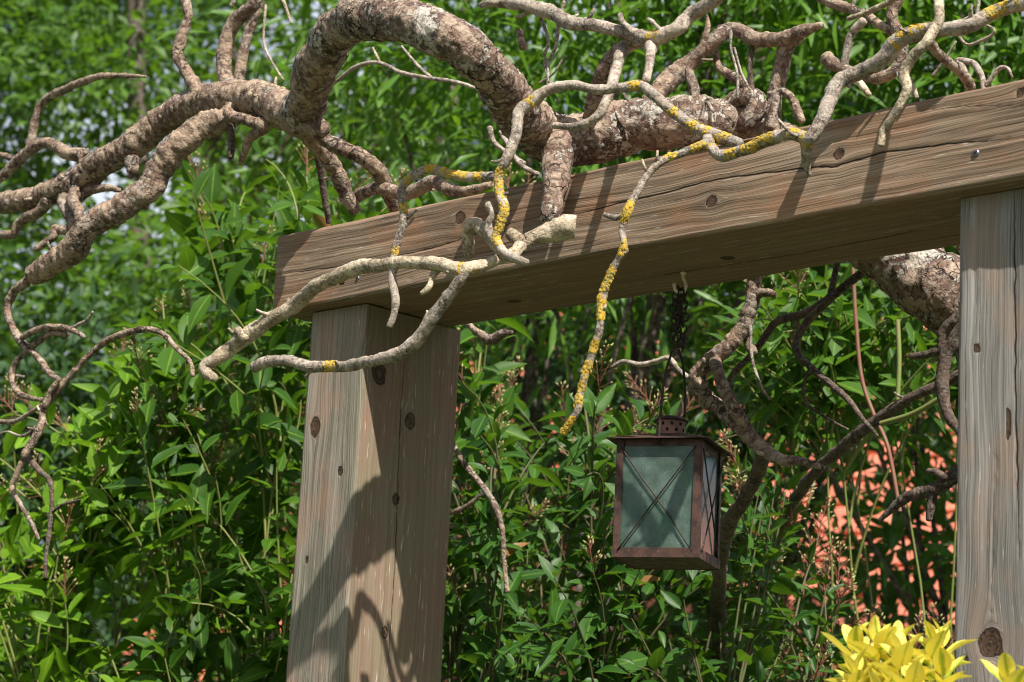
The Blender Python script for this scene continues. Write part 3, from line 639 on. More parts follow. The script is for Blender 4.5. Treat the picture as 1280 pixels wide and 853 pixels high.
TW([(1079, 26, 6), (1063, 45, 5), (1057, 72, 5), (1056, 84, 5)], .06, R_, n=10); TW([(1060, 24, 3), (1087, 14, 4), (1112, 2, 4), (1130, -10, 4)], -.02, R_, 'dead', n=10); TW([(1062, 98, 5), (1074, 103, 4.5), (1086, 119, 4)], .03, R_, 'dead')
TW([(1015, -10, 6), (1030, 0, 6), (1048, 6, 6.5), (1067, 13, 6), (1090, 24, 5.5), (1115, 41, 5)], .08, R_, 'limb', n=10); TW([(1136, 100, 5), (1142, 112, 4), (1146, 122, 3)], -.05, R_, 'dead'); TW([(1070, -8, 3), (1066, 8, 3)], .08, R_)
TW([(1160, 50, 6.5), (1172, 66, 6), (1184, 77, 6), (1204, 93, 6), (1214, 110, 6)], [0, .1], P_, 'limb', n=10)
TW([(1210, 104, 5), (1204, 84, 4.5), (1197, 76, 4), (1215, 79, 4), (1226, 94, 4), (1230, 112, 4)], .1, P_, n=8); TW([(1232, 108, 3.5), (1244, 92, 3), (1250, 85, 3), (1260, 86, 2.2), (1265, 97, 1.6)], .1, P_, n=8)
TW([(1220, 30, 2.5), (1224, 0, 2), (1228, -14, 2)], 0, P_, n=6); TW([(1196, 42, 2), (1210, 56, 2), (1236, 46, 2), (1243, 38, 2), (1230, 30, 1.5)], .05, P_, n=6); TW([(1166, 95, 2), (1180, 76, 1.8), (1195, 52, 1.3)], .1, P_, n=6)
# gnarled branches rising from the trunk behind the beam
S_ = B([(812, 130, 12), (826, 113, 12), (843, 96, 12), (867, 75, 10.5), (895, 48, 9.5), (916, 38, 9), (947, 50, 9), (977, 48, 8.5), (1002, 39, 8), (1027, 31, 4)], [.12, .13, .15, .17, .18, .2, .2, .2, .2, .2], 'limb', n=16)
T_ = B([(966, 170, 11), (967, 150, 10), (969, 124, 10), (976, 86, 9.5), (985, 58, 9.5), (999, 42, 9)], .22, 'limb', n=16)
B([(872, 148, 9), (871, 134, 7), (869, 113, 6), (862, 89, 6), (870, 72, 6), (878, 58, 5), (884, 34, 3.5), (884, 20, 2)], .14, 'limb', n=12)
V_ = B([(930, 160, 12), (938, 148, 13), (947, 130, 12), (936, 120, 11), (920, 126, 12), (908, 138, 11)], .2, 'trunk', n=16)
TW([(940, 124, 8), (930, 106, 7), (916, 96, 6), (898, 84, 5), (895, 64, 4)], .2, V_, 'limb', n=10); TW([(962, 160, 6), (972, 118, 5), (984, 118, 5), (993, 130, 5), (1002, 152, 5)], [.2, .22], V_, 'limb', n=10)
TW([(940, 114, 3.5), (937, 85, 3.5), (940, 58, 3.5)], .2, V_, 'dtwig'); TW([(918, 34, 2), (914, 38, 2.2), (914, 62, 2), (921, 89, 2), (922, 122, 2)], .12, V_, n=6); TW([(918, 60, 1.6), (926, 89, 1.6), (937, 112, 1.5)], .12, V_, n=6)
TW([(876, 150, 3), (882, 128, 2.5), (892, 140, 2)], .1, V_, n=6); TW([(625, 165, 2.5), (634, 180, 3), (650, 205, 3), (672, 218, 3)], .12, trunk, n=8); TW([(612, 160, 4), (618, 178, 3), (632, 190, 3), (655, 205, 3.4)], .15, trunk, n=8)
# what shows below the beam, behind the lantern and beside the right post
AA = B([(946, 330, 7.9), (943, 348, 8.4), (940, 376, 9.2), (929, 408, 9.7), (909, 434, 10.6), (883, 454, 11.0), (872, 472, 10.6), (881, 495, 10.6), (909, 519, 10.1), (933, 542, 9.7), (957, 564, 8.8), (978, 575, 7.0), (1005, 578, 4.8), (1039, 588, 2.2)], [.36, .36, .36, .36, .35, .34, .34, .34, .34, .34, .34, .33, .32, .32], 'limb', n=18)
B([(893, 450, 8), (897, 465, 7), (906, 490, 8), (922, 518, 8), (932, 535, 8)], [.34, .30, .30, .31, .33], 'limb', n=12)
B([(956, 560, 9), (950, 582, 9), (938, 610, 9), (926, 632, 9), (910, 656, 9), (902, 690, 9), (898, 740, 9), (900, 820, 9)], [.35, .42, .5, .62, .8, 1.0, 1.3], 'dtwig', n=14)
TW([(948, 368, 6), (960, 366, 5), (968, 368, 4)], .36, AA, 'limb'); TW([(932, 412, 7), (935, 428, 6), (942, 442, 5)], .38, AA, 'limb'); TW([(938, 408, 2.2), (940, 448, 2), (950, 479, 1.8), (962, 500, 1.2)], .33, AA, n=6)
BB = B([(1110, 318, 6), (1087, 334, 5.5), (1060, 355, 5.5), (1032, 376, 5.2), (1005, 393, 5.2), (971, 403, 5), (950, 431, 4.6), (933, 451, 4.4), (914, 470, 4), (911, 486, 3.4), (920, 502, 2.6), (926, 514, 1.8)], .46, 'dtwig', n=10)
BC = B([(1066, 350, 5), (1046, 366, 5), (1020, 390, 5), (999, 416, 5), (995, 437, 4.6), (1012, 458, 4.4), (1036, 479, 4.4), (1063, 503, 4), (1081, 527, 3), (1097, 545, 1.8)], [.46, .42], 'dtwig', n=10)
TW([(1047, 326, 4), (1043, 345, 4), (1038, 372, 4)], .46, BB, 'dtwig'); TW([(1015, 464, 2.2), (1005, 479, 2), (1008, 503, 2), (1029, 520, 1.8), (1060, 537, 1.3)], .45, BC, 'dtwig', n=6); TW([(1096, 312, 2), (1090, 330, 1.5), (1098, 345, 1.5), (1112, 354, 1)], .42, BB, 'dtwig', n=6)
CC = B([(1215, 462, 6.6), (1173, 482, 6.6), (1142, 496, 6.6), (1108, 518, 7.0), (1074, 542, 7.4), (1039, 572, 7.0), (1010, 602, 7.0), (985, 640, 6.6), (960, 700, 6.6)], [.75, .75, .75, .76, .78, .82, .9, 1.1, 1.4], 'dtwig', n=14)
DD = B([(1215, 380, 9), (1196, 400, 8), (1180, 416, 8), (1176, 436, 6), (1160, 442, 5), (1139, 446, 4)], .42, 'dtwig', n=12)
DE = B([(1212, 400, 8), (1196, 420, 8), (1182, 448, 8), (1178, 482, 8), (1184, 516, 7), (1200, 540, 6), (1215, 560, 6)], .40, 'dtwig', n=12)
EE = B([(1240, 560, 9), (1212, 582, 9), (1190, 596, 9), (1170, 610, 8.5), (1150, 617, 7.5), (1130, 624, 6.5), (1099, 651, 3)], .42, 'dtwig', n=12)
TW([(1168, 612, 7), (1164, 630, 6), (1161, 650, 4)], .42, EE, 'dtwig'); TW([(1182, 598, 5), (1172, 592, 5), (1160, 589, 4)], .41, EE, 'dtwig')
B([(585, 405, 4), (596, 415, 4), (613, 424, 6.5), (628, 418, 6), (640, 416, 3)], .42, 'limb', n=10)
c5 = B([(560, 545, 4), (575, 572, 4), (598, 602, 4), (618, 630, 4), (627, 660, 3.6), (630, 700, 3), (634, 740, 3)], [.5, .55], 'limb', n=8); TW([(560, 642, 3.4), (582, 634, 3.4), (606, 616, 3)], .52, c5, 'limb')
B([(768, 458, 3), (780, 452, 3), (800, 456, 3), (820, 452, 3), (836, 448, 3), (848, 462, 3), (860, 472, 3)], .5, 'twig', n=8)

# short dead spurs left along the branches
for br, k in ((b_up, 5), (b_lo, 3), (P_, 5), (L_, 4), (F1, 3), (G_, 3), (X_, 4), (M_, 3), (N_, 4), (S_, 3), (T_, 2), (AA, 3), (CC, 3), (O_, 2), (R_, 2), (K_, 2), (Z1, 2), (Z3, 2), (c1, 3), (c2, 3)):
    q_, nr_, Pc, Xc = SURF[br]
    for _ in range(k):
        i_ = rnd.randrange(int(len(Pc) * .08), int(len(Pc) * .95)); nn = unit(np.array([rnd.gauss(0, 1), rnd.gauss(0, .5) - .3, rnd.gauss(0, 1)])); tg = Pc[min(len(Pc) - 1, i_ + 1)] - Pc[i_ - 1]; nn = unit(nn - unit(tg) * (nn @ unit(tg)) + unit(tg) * rnd.choice((-.5, .5)))
        ln_ = (.006 + .016 * rnd.random()); r_ = min(Xc[i_] * .4, .0022 + .0012 * rnd.random()); a_ = Pc[i_] + nn * Xc[i_] * .6
        pts_ = np.array([a_, a_ + nn * (ln_ * .5 + Xc[i_] * .4) , a_ + nn * (ln_ + Xc[i_] * .4) + np.array([0, 0, .003])])
        v_, f_ = tube_geo(pts_, np.array([r_ * 1.3, r_, r_ * .7]), 7); mesh('spur', v_, f_, MAT['twig' if rnd.random() < .6 else 'dead'], br, {'plate': np.zeros(len(v_))})

# yellow lichen: crusts of small lobes growing on the bark
def lichen(o, spots, dens=1.0):
    q, nr, P, X = SURF[o]
    phi = [(0.0, 0.0, .75)] + [(math.cos(a), math.sin(a), 0.0) for a in np.arange(6) * math.pi / 3] + [(.62 * math.cos(a + .5), .62 * math.sin(a + .5), .55) for a in np.arange(6) * math.pi / 3]
    for (x, y, r) in spots:
        mb_v = []; mb_f = []
        c = P[np.argmin([math.hypot(*(np.array(proj(p)) - (x, y))) for p in P])]
        rad = .85 * r * mpp(c); dd = np.linalg.norm(q - c, axis=1); cand = np.where(dd < rad * 1.15 + .004)[0]
        if len(cand) == 0: continue
        keep = [i for i in cand if (nr[i] @ np.array([0, -.75, .66])) > -.35 + rnd.random() * .5]
        if not keep: continue
        for _ in range(int(dens * (70 + r * 20))):
            i = rnd.choice(keep)
            if rnd.random() < (dd[i] / (rad * 1.15 + .004)) ** 2 * .9: continue
            n = nr[i]; a = np.cross(n, [.3, .5, .81]); a /= np.linalg.norm(a); b = np.cross(n, a)
            s = (.0009 + rnd.random() ** 2 * .0028); h = s * (.16 + rnd.random() * .32)
            p = q[i] + a * rnd.gauss(0, .0012) + b * rnd.gauss(0, .0012) - n * .0004
            k = len(mb_v)
            for (u, v_, w_) in phi:
                j = .75 + rnd.random() * .5; mb_v.append(p + (a * u + b * v_) * s * j + n * w_ * h * j)
            for t in range(6):
                t2 = (t + 1) % 6; mb_f += [(k + 1 + t, k + 1 + t2, k + 7 + t), (k + 1 + t2, k + 7 + t2, k + 7 + t), (k + 7 + t, k + 7 + t2, k)]
        if mb_v: mesh('lichen', mb_v, mb_f, MAT['lichen'], o, smooth=False)
def proj(P):
    d = np.asarray(P) - EYE; z = d @ FW; return (640 + FPX * (d @ RT) / z, 426.5 - FPX * (d @ UP) / z)
lichen(L_, [(623, 222, 11), (627, 242, 8), (630, 262, 9), (622, 278, 9), (620, 300, 8), (664, 127, 6), (795, 107, 8), (843, 142, 7), (868, 157, 9), (884, 166, 7), (905, 176, 10)])
lichen(M_, [(600, 222, 7), (575, 219, 12), (560, 216, 10), (541, 211, 9), (513, 223, 5), (504, 262, 6), (494, 313, 4)])
lichen(N_, [(874, 184, 7), (838, 198, 7), (787, 262, 9), (783, 268, 8), (779, 311, 7), (765, 339, 6), (758, 356, 7), (752, 378, 10), (750, 395, 5), (742, 432, 8), (734, 462, 10), (727, 482, 5), (724, 500, 7), (713, 527, 6), (706, 539, 8)])
lichen(O_, [(890, 182, 8), (915, 193, 8), (935, 187, 11), (950, 180, 11), (965, 174, 9), (995, 170, 9), (1006, 175, 8)], 1.2)
lichen(P_, [(1120, 55, 8), (1132, 47, 9), (1146, 41, 10), (1158, 40, 8), (1038, 122, 4), (1240, 17, 10), (1258, 10, 8), (1275, 5, 6), (1205, 36, 5)], 1.1)
lichen(X_, [(815, 46, 9), (824, 44, 9), (850, 30, 5), (692, 16, 3)])
lichen(G_, [(413, 452, 9), (420, 456, 6), (560, 372, 3)], 1.4)
lichen(F1, [(575, 331, 7), (560, 330, 6), (590, 334, 5)], .8)
lichen(AA, [(895, 445, 6), (908, 432, 6)], .4)

# ------------------------------------------------------------------ lantern
ld = ray(851, 336); tt = None
hk = un(851, 340); HK = O + hk[0] * D + (hk[1] - BH) * V               # the hook's place on the underside
LW, LH = .131, .177
TL = R(19)
lx = np.array([math.cos(TL), -math.sin(TL), 0]); ly = np.array([math.sin(TL), math.cos(TL), 0])
hd = HK[1]
ctop = at(846, 556, hd); LC = np.array([HK[0] + .002, HK[1], 0]); 
lan_top = ctop[2]
zc = at(838, 556, hd)
LC = np.array([zc[0], hd, zc[2] - .004])                                # centre of the body's top
lan = thing('hanging_lantern', LC - LH * Z, 'rusty square copper candle lantern with wire crossed glass hanging on a chain under the beam', 'lantern')
def lp_(a, b, c): return LC + a * lx + b * ly + c * Z
h = LW / 2; fw = .0055
for sx in (-1, 1):
    for sy in (-1, 1):                  # L-shaped corner strips
        fm = MB()
        fm.box(lp_(sx * (h - fw), sy * h, -LH / 2), lx * fw, ly * .0009, Z * LH / 2, .0004)
        fm.box(lp_(sx * h, sy * (h - fw - .0012), -LH / 2), lx * .0009, ly * fw, Z * LH / 2, .0004)
        fm.build('corner_strip', MAT['rust'], lan)

tb = MB(); bb_ = MB()
for s_ in (-1, 1):
    tb.box(lp_(0, s_ * (h - .0030), -.0045), lx * (h - .003), ly * .0009, Z * .0055, .0004); tb.box(lp_(s_ * (h - .0030), 0, -.0045), lx * .0009, ly * (h - .005), Z * .0055, .0004)
    bb_.box(lp_(0, s_ * (h + .0016), -LH + .006), lx * (h + .0016), ly * .0007, Z * .0075, .0004); bb_.box(lp_(s_ * (h + .0016), 0, -LH + .006), lx * .0007, ly * (h + .0005), Z * .0075, .0004)
tb.build('top_band', MAT['rust'], lan)
bb_.box(lp_(0, 0, -LH + .0005), lx * (h - .001), ly * (h - .001), Z * .0010, .0003)
bb_.build('base_tray', MAT['rust'], lan)
for (a, b, u) in ((0, -1, lx), (1, 0, ly), (0, 1, lx), (-1, 0, ly)):
    c = lp_(a * (h - .0035), b * (h - .0035), -LH / 2); n_ = a * lx + b * ly
    g = MB(); g.box(c, u * (h - .006), n_ * .0009, Z * (LH / 2 - .0035)); g.build('glass_pane', MAT['glass'], lan)
    for sg in (-1, 1):
        x_ = MB(); c2_ = c + n_ * (.0062 + .0012 * sg)
        p0 = c2_ - u * (h - .008) * sg - Z * (LH / 2 - .008); p1 = c2_ + u * (h - .008) * sg + Z * (LH / 2 - .012)
        x_.tube([p0 + (p1 - p0) * t + (Z * .0009 + u * .0007) * math.sin(t * 7 + sg) for t in np.linspace(0, 1, 12)], .0012, 6); x_.build('cross_wire', MAT['iron'], lan, True)
# roof: a shallow sheet pyramid with turned-down edges
e = h + .0135; rf = MB()
rf_v = [lp_(sx * e, sy * e, 0.0008) for sx, sy in ((-1, -1), (1, -1), (1, 1), (-1, 1))] + [lp_(sx * .024, sy * .024, .017) for sx, sy in ((-1, -1), (1, -1), (1, 1), (-1, 1))]
rf_v += [p - Z * .0013 for p in rf_v]
rf_f = [(0, 1, 5, 4), (1, 2, 6, 5), (2, 3, 7, 6), (3, 0, 4, 7), (4, 5, 6, 7)]
rf_f += [tuple(i + 8 for i in q[::-1]) for q in rf_f] + [(1, 0, 8, 9), (2, 1, 9, 10), (3, 2, 10, 11), (0, 3, 11, 8)]
rf.add(rf_v, rf_f); rf.build('roof', MAT['rust'], lan)
# perforated chimney with its flange, holes cut as dark recesses
ch = MB(); cr_ = .0225; NH = 40
cz0, cz1 = .0155, .040
NH = 120; rows = 24; vv = []; ff = []
for k in range(rows + 1):
    for i in range(NH):
        a = 2 * math.pi * i / NH; vv.append(lp_(cr_ * math.cos(a), cr_ * math.sin(a), cz0 + (cz1 - cz0) * k / rows))
for k in range(rows):
    for i in range(NH):
        yy = (k + .5) / rows * (cz1 - cz0); hole = False
        for rw, hz in enumerate((.0085, .0175)):
            xx = ((i + .5 + 6 * rw) % 12 - 6) * 2 * math.pi * cr_ / NH
            if math.hypot(xx, yy - hz) < .0026: hole = True
        if hole: continue
        j = (i + 1) % NH; ff.append((k * NH + i, k * NH + j, (k + 1) * NH + j, (k + 1) * NH + i))
ch.add(vv, ff)
cho = ch.build('chimney', MAT['copper'], lan, True)
inn = MB(); inn.lathe(lp_(0, 0, cz0), [(.019, 0), (.019, .0235)], 24); inn.build('inner_sleeve', MAT['iron'], cho)
cap_ = MB(); cap_.lathe(lp_(0, 0, cz1), [(.0255, -.001), (.0265, .0), (.0265, .0012), (.019, .006), (.006, .0085)], 28); cap_.build('chimney_cap', MAT['rust'], lan, True)
# bail handle from the front of the roof to the back, up to the chain
def lz(x, y): return at(x, y, hd)
tz = lz(851, 436)[2] - LC[2]
hv = [(-h - .003, -.006), (-h - .0035, .003), (-h - .004, .03), (-h - .002, .07), (-h + .008, .105), (-.034, tz - .016), (-.009, tz - .003), (0, tz), (.009, tz - .003), (.034, tz - .016), (h - .008, .105), (h + .002, .07), (h + .004, .03), (h + .0035, .003), (h + .003, -.006)]
tl = HK - LC; 
hp = [LC + ly * b + Z * c + (tl * np.array([1, 1, 0])) * np.clip(c / tz, 0, 1) for b, c in hv]
hp, _ = catmull(hp, np.ones(len(hp)), .004)
hb = MB(); hb.tube(hp, .0021, 8)
for s_ in (-1, 1): hb.lathe(LC + ly * s_ * (h + .003) - Z * .008, [(.0005, -.003), (.003, -.001), (.003, .001), (.0005, .003)], 10)
hb.build('handle', MAT['iron'], lan, True)
# doubled chain bunched on the hook
ht = O[2] - .034; hb_ = LC[2] + tz + .002
chain = bpy.data.objects.new('chain', None); COL.objects.link(chain); chain.parent = lan; chain.location = Vector(HK - Z * .03) - lan.location
def link(c, ax, rot, ln=.0135, wd=.0048, r=.00135):
    a = np.asarray(ax, float); a /= np.linalg.norm(a); b = np.cross(a, [math.cos(rot), math.sin(rot), .1]); b /= np.linalg.norm(b)
    pts = []
    for t in np.arange(16) * 2 * math.pi / 16:
        cx, sx = math.cos(t), math.sin(t); pts.append(c + a * ((ln / 2 - wd) * (1 if sx > 0 else -1) * (1 if abs(sx) > .05 else 0) + wd * sx) + b * wd * cx)
    m = MB(); m.tube(pts, r, 7, True); m.build('link', MAT['iron'], chain, True)
for st_, (dx, dy, top, bot) in enumerate(((-.0085, 0, ht + .004, hb_), (.001, -.007, ht, hb_ - .001), (.0085, .002, ht + .002, hb_ + .004), (.0, .008, ht, hb_ + .010))):
    n_ = int((top - bot) / .0098)
    for k in range(n_ + 1):
        z_ = top - k * .0098; sw = .0016 * math.sin(k * 1.7 + st_); pinch = .45 if k in (0, n_) else 1
        link(np.array([HK[0] + dx * pinch + sw, HK[1] + dy * pinch, z_]), (sw * 40 * .1, .0, 1), (k % 2) * math.pi / 2 + st_ * .6 + .25)
# the screw hook belongs to the beam
hkp = [(.004, 0, .004), (.004, 0, -.008), (.0065, 0, -.014), (.0085, 0, -.022), (.006, 0, -.031), (-.001, -.001, -.034), (-.007, -.002, -.030), (-.0095, -.003, -.023), (-.010, -.003, -.019)]
hq, _ = catmull([HK + np.array(p) for p in hkp], np.ones(len(hkp)), .002)
hm = MB(); hm.tube(hq, .0029, 10); hm.lathe(HK + np.array([.004, 0, -.0035]), [(.0045, 0), (.0052, .0015), (.0045, .003)], 14)
hm.build('hook', MAT['hook'], perg, True)

# ------------------------------------------------------------------ leaves
def leaf_tpl(n, wd, sharp=1.0):
    ts = np.linspace(0, 1, n + 1); v = [(0, 0, 0)]; ac = [0]; tt_ = [0]; f = []
    for t in ts[1:-1]:
        wv = wd * math.sin(math.pi * t ** .82) ** sharp
        for s_ in (-1, 0, 1): v.append((t, s_ * wv, 0)); ac.append(s_); tt_.append(t)
    v.append((1, 0, 0)); ac.append(0); tt_.append(1)
    for b_ in (1, 2): f.append((0, b_ + 0, b_ + 1) if True else 0)
    for k in range(n - 2):
        for b_ in (0, 1):
            i = 1 + 3 * k + b_; f += [(i, i + 3, i + 4), (i, i + 4, i + 1)]
    last = len(v) - 1; i = last - 3; f += [(i, last, i + 1), (i + 1, last, i + 2)]
    return np.array(v), np.array(f), np.array(ac, float), np.array(tt_)
def rep_leaves(tpl, P, Dr, Nr, Ln, Wd, fold, curl, var):
    v, f, ac, t = tpl; N = len(P)
    Dr = Dr / np.linalg.norm(Dr, axis=1)[:, None]; S = np.cross(Nr, Dr); S /= np.linalg.norm(S, axis=1)[:, None] + 1e-9; Nn = np.cross(Dr, S)
    x = v[None, :, 0] * Ln[:, None]; y = v[None, :, 1] * (Ln * Wd)[:, None]
    z = np.abs(y) * fold[:, None] - curl[:, None] * Ln[:, None] * t[None] ** 2 + (Ln * .02)[:, None] * np.sin(t[None] * 9 + var[:, None] * 20) * np.abs(ac)[None]
    y = y * (1 - .25 * np.abs(fold[:, None]))
    pts = P[:, None] + x[..., None] * Dr[:, None] + y[..., None] * S[:, None] + z[..., None] * Nn[:, None]
    F = (f[None] + (np.arange(N) * len(v))[:, None, None]).reshape(-1, 3)
    return pts.reshape(-1, 3), F, np.repeat(var, len(v)), np.tile(ac, N)
T_FINE = leaf_tpl(6, .5, 1.0); T_MID = leaf_tpl(4, .5, 1.0); T_LOW = leaf_tpl(2, .5, 1.0)

class Leaves:
    def __init__(s): s.P = []; s.D = []; s.N = []; s.L = []; s.W = []; s.f = []; s.c = []; s.v = []
    def add(s, p, d, n, l, w_, f=.3, c=.12, v=.5): s.P.append(p); s.D.append(d); s.N.append(n); s.L.append(l); s.W.append(w_); s.f.append(f); s.c.append(c * (4 if v > 1.5 else 1)); s.v.append(v)
    def build(s, name, tpl, mat, parent):
        a = [np.array(q, float) for q in (s.P, s.D, s.N, s.L, s.W, s.f, s.c, s.v)]
        v, f, va, ac = rep_leaves(tpl, *a); return mesh(name, v, f, mat, parent, {'var': va, 'across': ac})

def tubes_np(chains, n=5):               # many thin stems in one mesh
    vs_, fs = [], []; b = 0
    for P, rad in chains:
        P = np.asarray(P); T, A, Bn = frames(P); th = np.arange(n) * 2 * math.pi / n; rad = np.asarray(rad)
        ring = P[:, None] + rad[:, None, None] * (A[:, None] * np.cos(th)[None, :, None] + Bn[:, None] * np.sin(th)[None, :, None])
        vs_.append(ring.reshape(-1, 3)); i, j = np.meshgrid(np.arange(len(P) - 1), np.arange(n), indexing='ij'); j2 = (j + 1) % n
        fs.append(np.stack([i * n + j, i * n + j2, (i + 1) * n + j2, (i + 1) * n + j], -1).reshape(-1, 4) + b); b += len(P) * n
    return np.vstack(vs_), np.vstack(fs)

def spike(tip, d, ln, parent):           # one loose spike of flower buds
    st = []; bv = []; bf = []
    d = unit(d + np.array([0, 0, .8])); a = unit(np.cross(d, [.4, .7, .2])); b = np.cross(d, a)
    ax = np.array([tip + d * ln * t for t in np.linspace(0, 1, 5)]); st.append((ax, np.linspace(.0014, .0007, 5)))
    def bud(p, u, s):
        k = len(bv); e1 = unit(np.cross(u, [.2, .3, .9])); e2 = np.cross(u, e1)
        for q in (-u * s * 1.1, e1 * s * .55, e2 * s * .55, -e1 * s * .55, -e2 * s * .55, u * s * 1.5): bv.append(p + q)
        for i in range(4): j = (i + 1) % 4; bf.extend([(k, k + 1 + j, k + 1 + i), (k + 5, k + 1 + i, k + 1 + j)])
    for t in np.arange(.12, 1.0, .11):
        for q in range(2):
            th = rnd.random() * 6.28; u = unit(d * 1.1 + (a * math.cos(th) + b * math.sin(th)) * .9)
            p0 = tip + d * ln * t; p1 = p0 + u * ln * (.34 * (1.1 - t) + .06)
            st.append((np.array([p0, (p0 + p1) / 2 + d * .002, p1]), np.array([.0009, .0008, .0006]))); bud(p1, u, .0030 + rnd.random() * .0020)
    bud(tip + d * ln, d, .004)
    sv, sf = tubes_np(st, 4); k = len(sv)
    fa = sf.tolist() + [tuple(i + k for i in q) for q in bf]
    mi = [0] * len(sf) + [1] * len(bf)
    return mesh('flower_spike', np.vstack([sv, np.array(bv)]), fa, [MAT['rstem'], MAT['bud']], parent, matidx=mi)

def shrub(name, label, base, region, depth, ntip, leafmat, stemmat, Ln=(.06, .11), Wd=.38, per=11, seed=1, spikes=0, tpl=T_FINE, reach=.32, group='shrubs behind the pergola', bright=(0, 1), cat='shrub', droop=.1, lean=.25, topbias=1.0):
    """region(r) gives a random x, y (where a shoot's tip stands), depth its range of distances."""
    rr = random.Random(seed); base = np.array([base[0], base[1], 0.0]); o = thing(name, base, label, cat, group)
    L = Leaves(); ch = []; tips = []
    goal = []
    for i in range(ntip):
        x, y = region(rr); goal.append((x, y, at(x, y, depth[0] + (depth[1] - depth[0]) * rr.random())))
    canes = []
    for i in range(max(5, ntip // 9)):
        tip = goal[i * 9 % ntip][2] + np.array([0, .12, -.10])
        b0 = base + np.array([(tip[0] - base[0]) * .5 + rr.gauss(0, .10), (tip[1] - base[1]) * .55 + .15 + rr.gauss(0, .10), 0])
        m1 = b0 + np.array([(tip - b0)[0] * .1 + rr.gauss(0, .12), (tip - b0)[1] * .2, tip[2] * .6])
        ts = np.linspace(0, 1, 22); pts = np.array([(1 - t) ** 2 * b0 + 2 * t * (1 - t) * m1 + t * t * tip for t in ts])
        wg = np.cumsum(np.array([[rr.gauss(0, .010), rr.gauss(0, .010), 0] for _ in range(22)]), 0); pts += wg * np.sin(ts * 3.14)[:, None]
        canes.append(pts); ch.append((pts, np.linspace(.0060, .0018, 22)))
    CP = np.vstack([c[7:] for c in canes])
    for (x, y, tip) in goal:
        dv = CP - (tip - np.array([0, 0, .22])); dd = np.linalg.norm(dv * np.array([1, 1, .8]), axis=1) + .25 * np.maximum(0, CP[:, 2] - tip[2] + .08) * 10
        b0 = CP[np.argmin(dd + np.array([rr.random() * .12 for _ in range(len(dd))]))]
        m1 = (b0 + tip) / 2 + np.array([(tip - b0)[0] * -.12 + rr.gauss(0, .03), (tip - b0)[1] * -.1, .06 + rr.gauss(0, .04)])
        ts = np.linspace(0, 1, 9); pts = np.array([(1 - t) ** 2 * b0 + 2 * t * (1 - t) * m1 + t * t * tip for t in ts])
        ch.append((pts, np.linspace(.0034, .0013, 9)))
        d = unit(pts[-1] - pts[-2]); vv_ = bright[0] + (bright[1] - bright[0]) * rr.random()
        tips.append((tip, d, y, x))
        a = unit(np.cross(d, [rr.random() - .5, rr.random() - .5, .3])); b = np.cross(d, a); ph = rr.random() * 6
        seg = np.linalg.norm(np.diff(pts, axis=0), axis=1); cum = np.concatenate([[0], np.cumsum(seg)]); tot = cum[-1]
        for k in range(per):
            s_ = tot - min(reach, tot * .95) * (k / per) ** 1.1 - .004
            p = np.array([np.interp(s_, cum, pts[:, q]) for q in range(3)])
            ph += 2.4 + rr.gauss(0, .25); rad = a * math.cos(ph) + b * math.sin(ph)
            op = .5 + .9 * min(1, k / (per * .5)); dirv = unit(d * (1.15 - op * .75) + rad * op + np.array([0, 0, -droop * rr.random()]))
            nrm = unit(np.array([0, -.35, 1]) + .55 * np.array([rr.gauss(0, 1), rr.gauss(0, 1), rr.gauss(0, .6)]) + d * .4)
            l = (Ln[0] * .8 + (Ln[1] - Ln[0] * .8) * rr.random()) * (.5 + .4 * min(1, (k + 1) / 4))
            L.add(p + dirv * .008, dirv, nrm, l, Wd * (.85 + .3 * rr.random()), .12 + .55 * rr.random(), .02 + .34 * rr.random() ** 1.5, 2.0 if rr.random() < .006 else min(1, max(0, vv_ * .7 + .35 * rr.random() - (.1 if k > per * .6 else 0))))
    v, f = tubes_np(ch); mesh('stems', v, f, MAT[stemmat], o)
    L.build('foliage', tpl, MAT[leafmat], o)
    if spikes:
        tips.sort(key=lambda q: q[2]); pool = tips[:max(spikes, int(ntip * .45))]; rr.shuffle(pool)
        for (tip, d, y, x) in pool[:spikes]: spike(tip, d, .07 + .06 * rr.random(), o)
    return o

def interp_region(xs, ys, bottom, p=1.0):
    def f(r):
        x = xs[0] + (xs[-1] - xs[0]) * r.random(); top = np.interp(x, xs, ys); return x, top + (bottom - top) * r.random() ** p
    return f
sA = shrub('flowering_shrub', 'bright green leafy shrub with budding spikes low at the left end of the pergola', (-1.35, 5.0), interp_region([-190, 0, 100, 190, 260], [520, 520, 470, 420, 470], 1080, .9), (4.75, 5.5), 170, 'leafA', 'gstem', (.065, .125), .46, 10, 11, 34, bright=(.3, 1.2))
sB = shrub('flowering_shrub', 'tall large leaved shrub with red bud spikes directly behind the left post and beam end', (-.75, 5.0), interp_region([170, 235, 300, 430, 560, 660], [330, 225, 200, 190, 215, 250], 1060, .9), (4.55, 5.4), 300, 'leafC', 'gstem', (.065, .130), .46, 10, 12, 50)
sC = shrub('flowering_shrub', 'dark glossy leaved shrub with green buds filling the space behind the hanging lantern', (.25, 4.9), interp_region([540, 620, 700, 800, 900, 1000], [430, 430, 480, 500, 520, 590], 1060, .85), (4.3, 5.3), 290, 'leafB', 'dstem', (.045, .105), .42, 11, 13, 38)
sD = shrub('broadleaf_shrub', 'fresh green broad leaved shrub under the beam between lantern and right post', (.95, 5.0), interp_region([905, 960, 1080, 1200, 1270], [390, 330, 300, 320, 340], 455, 1.0), (4.5, 5.3), 85, 'leafC', 'gstem', (.055, .105), .46, 11, 14, 8, reach=.26)
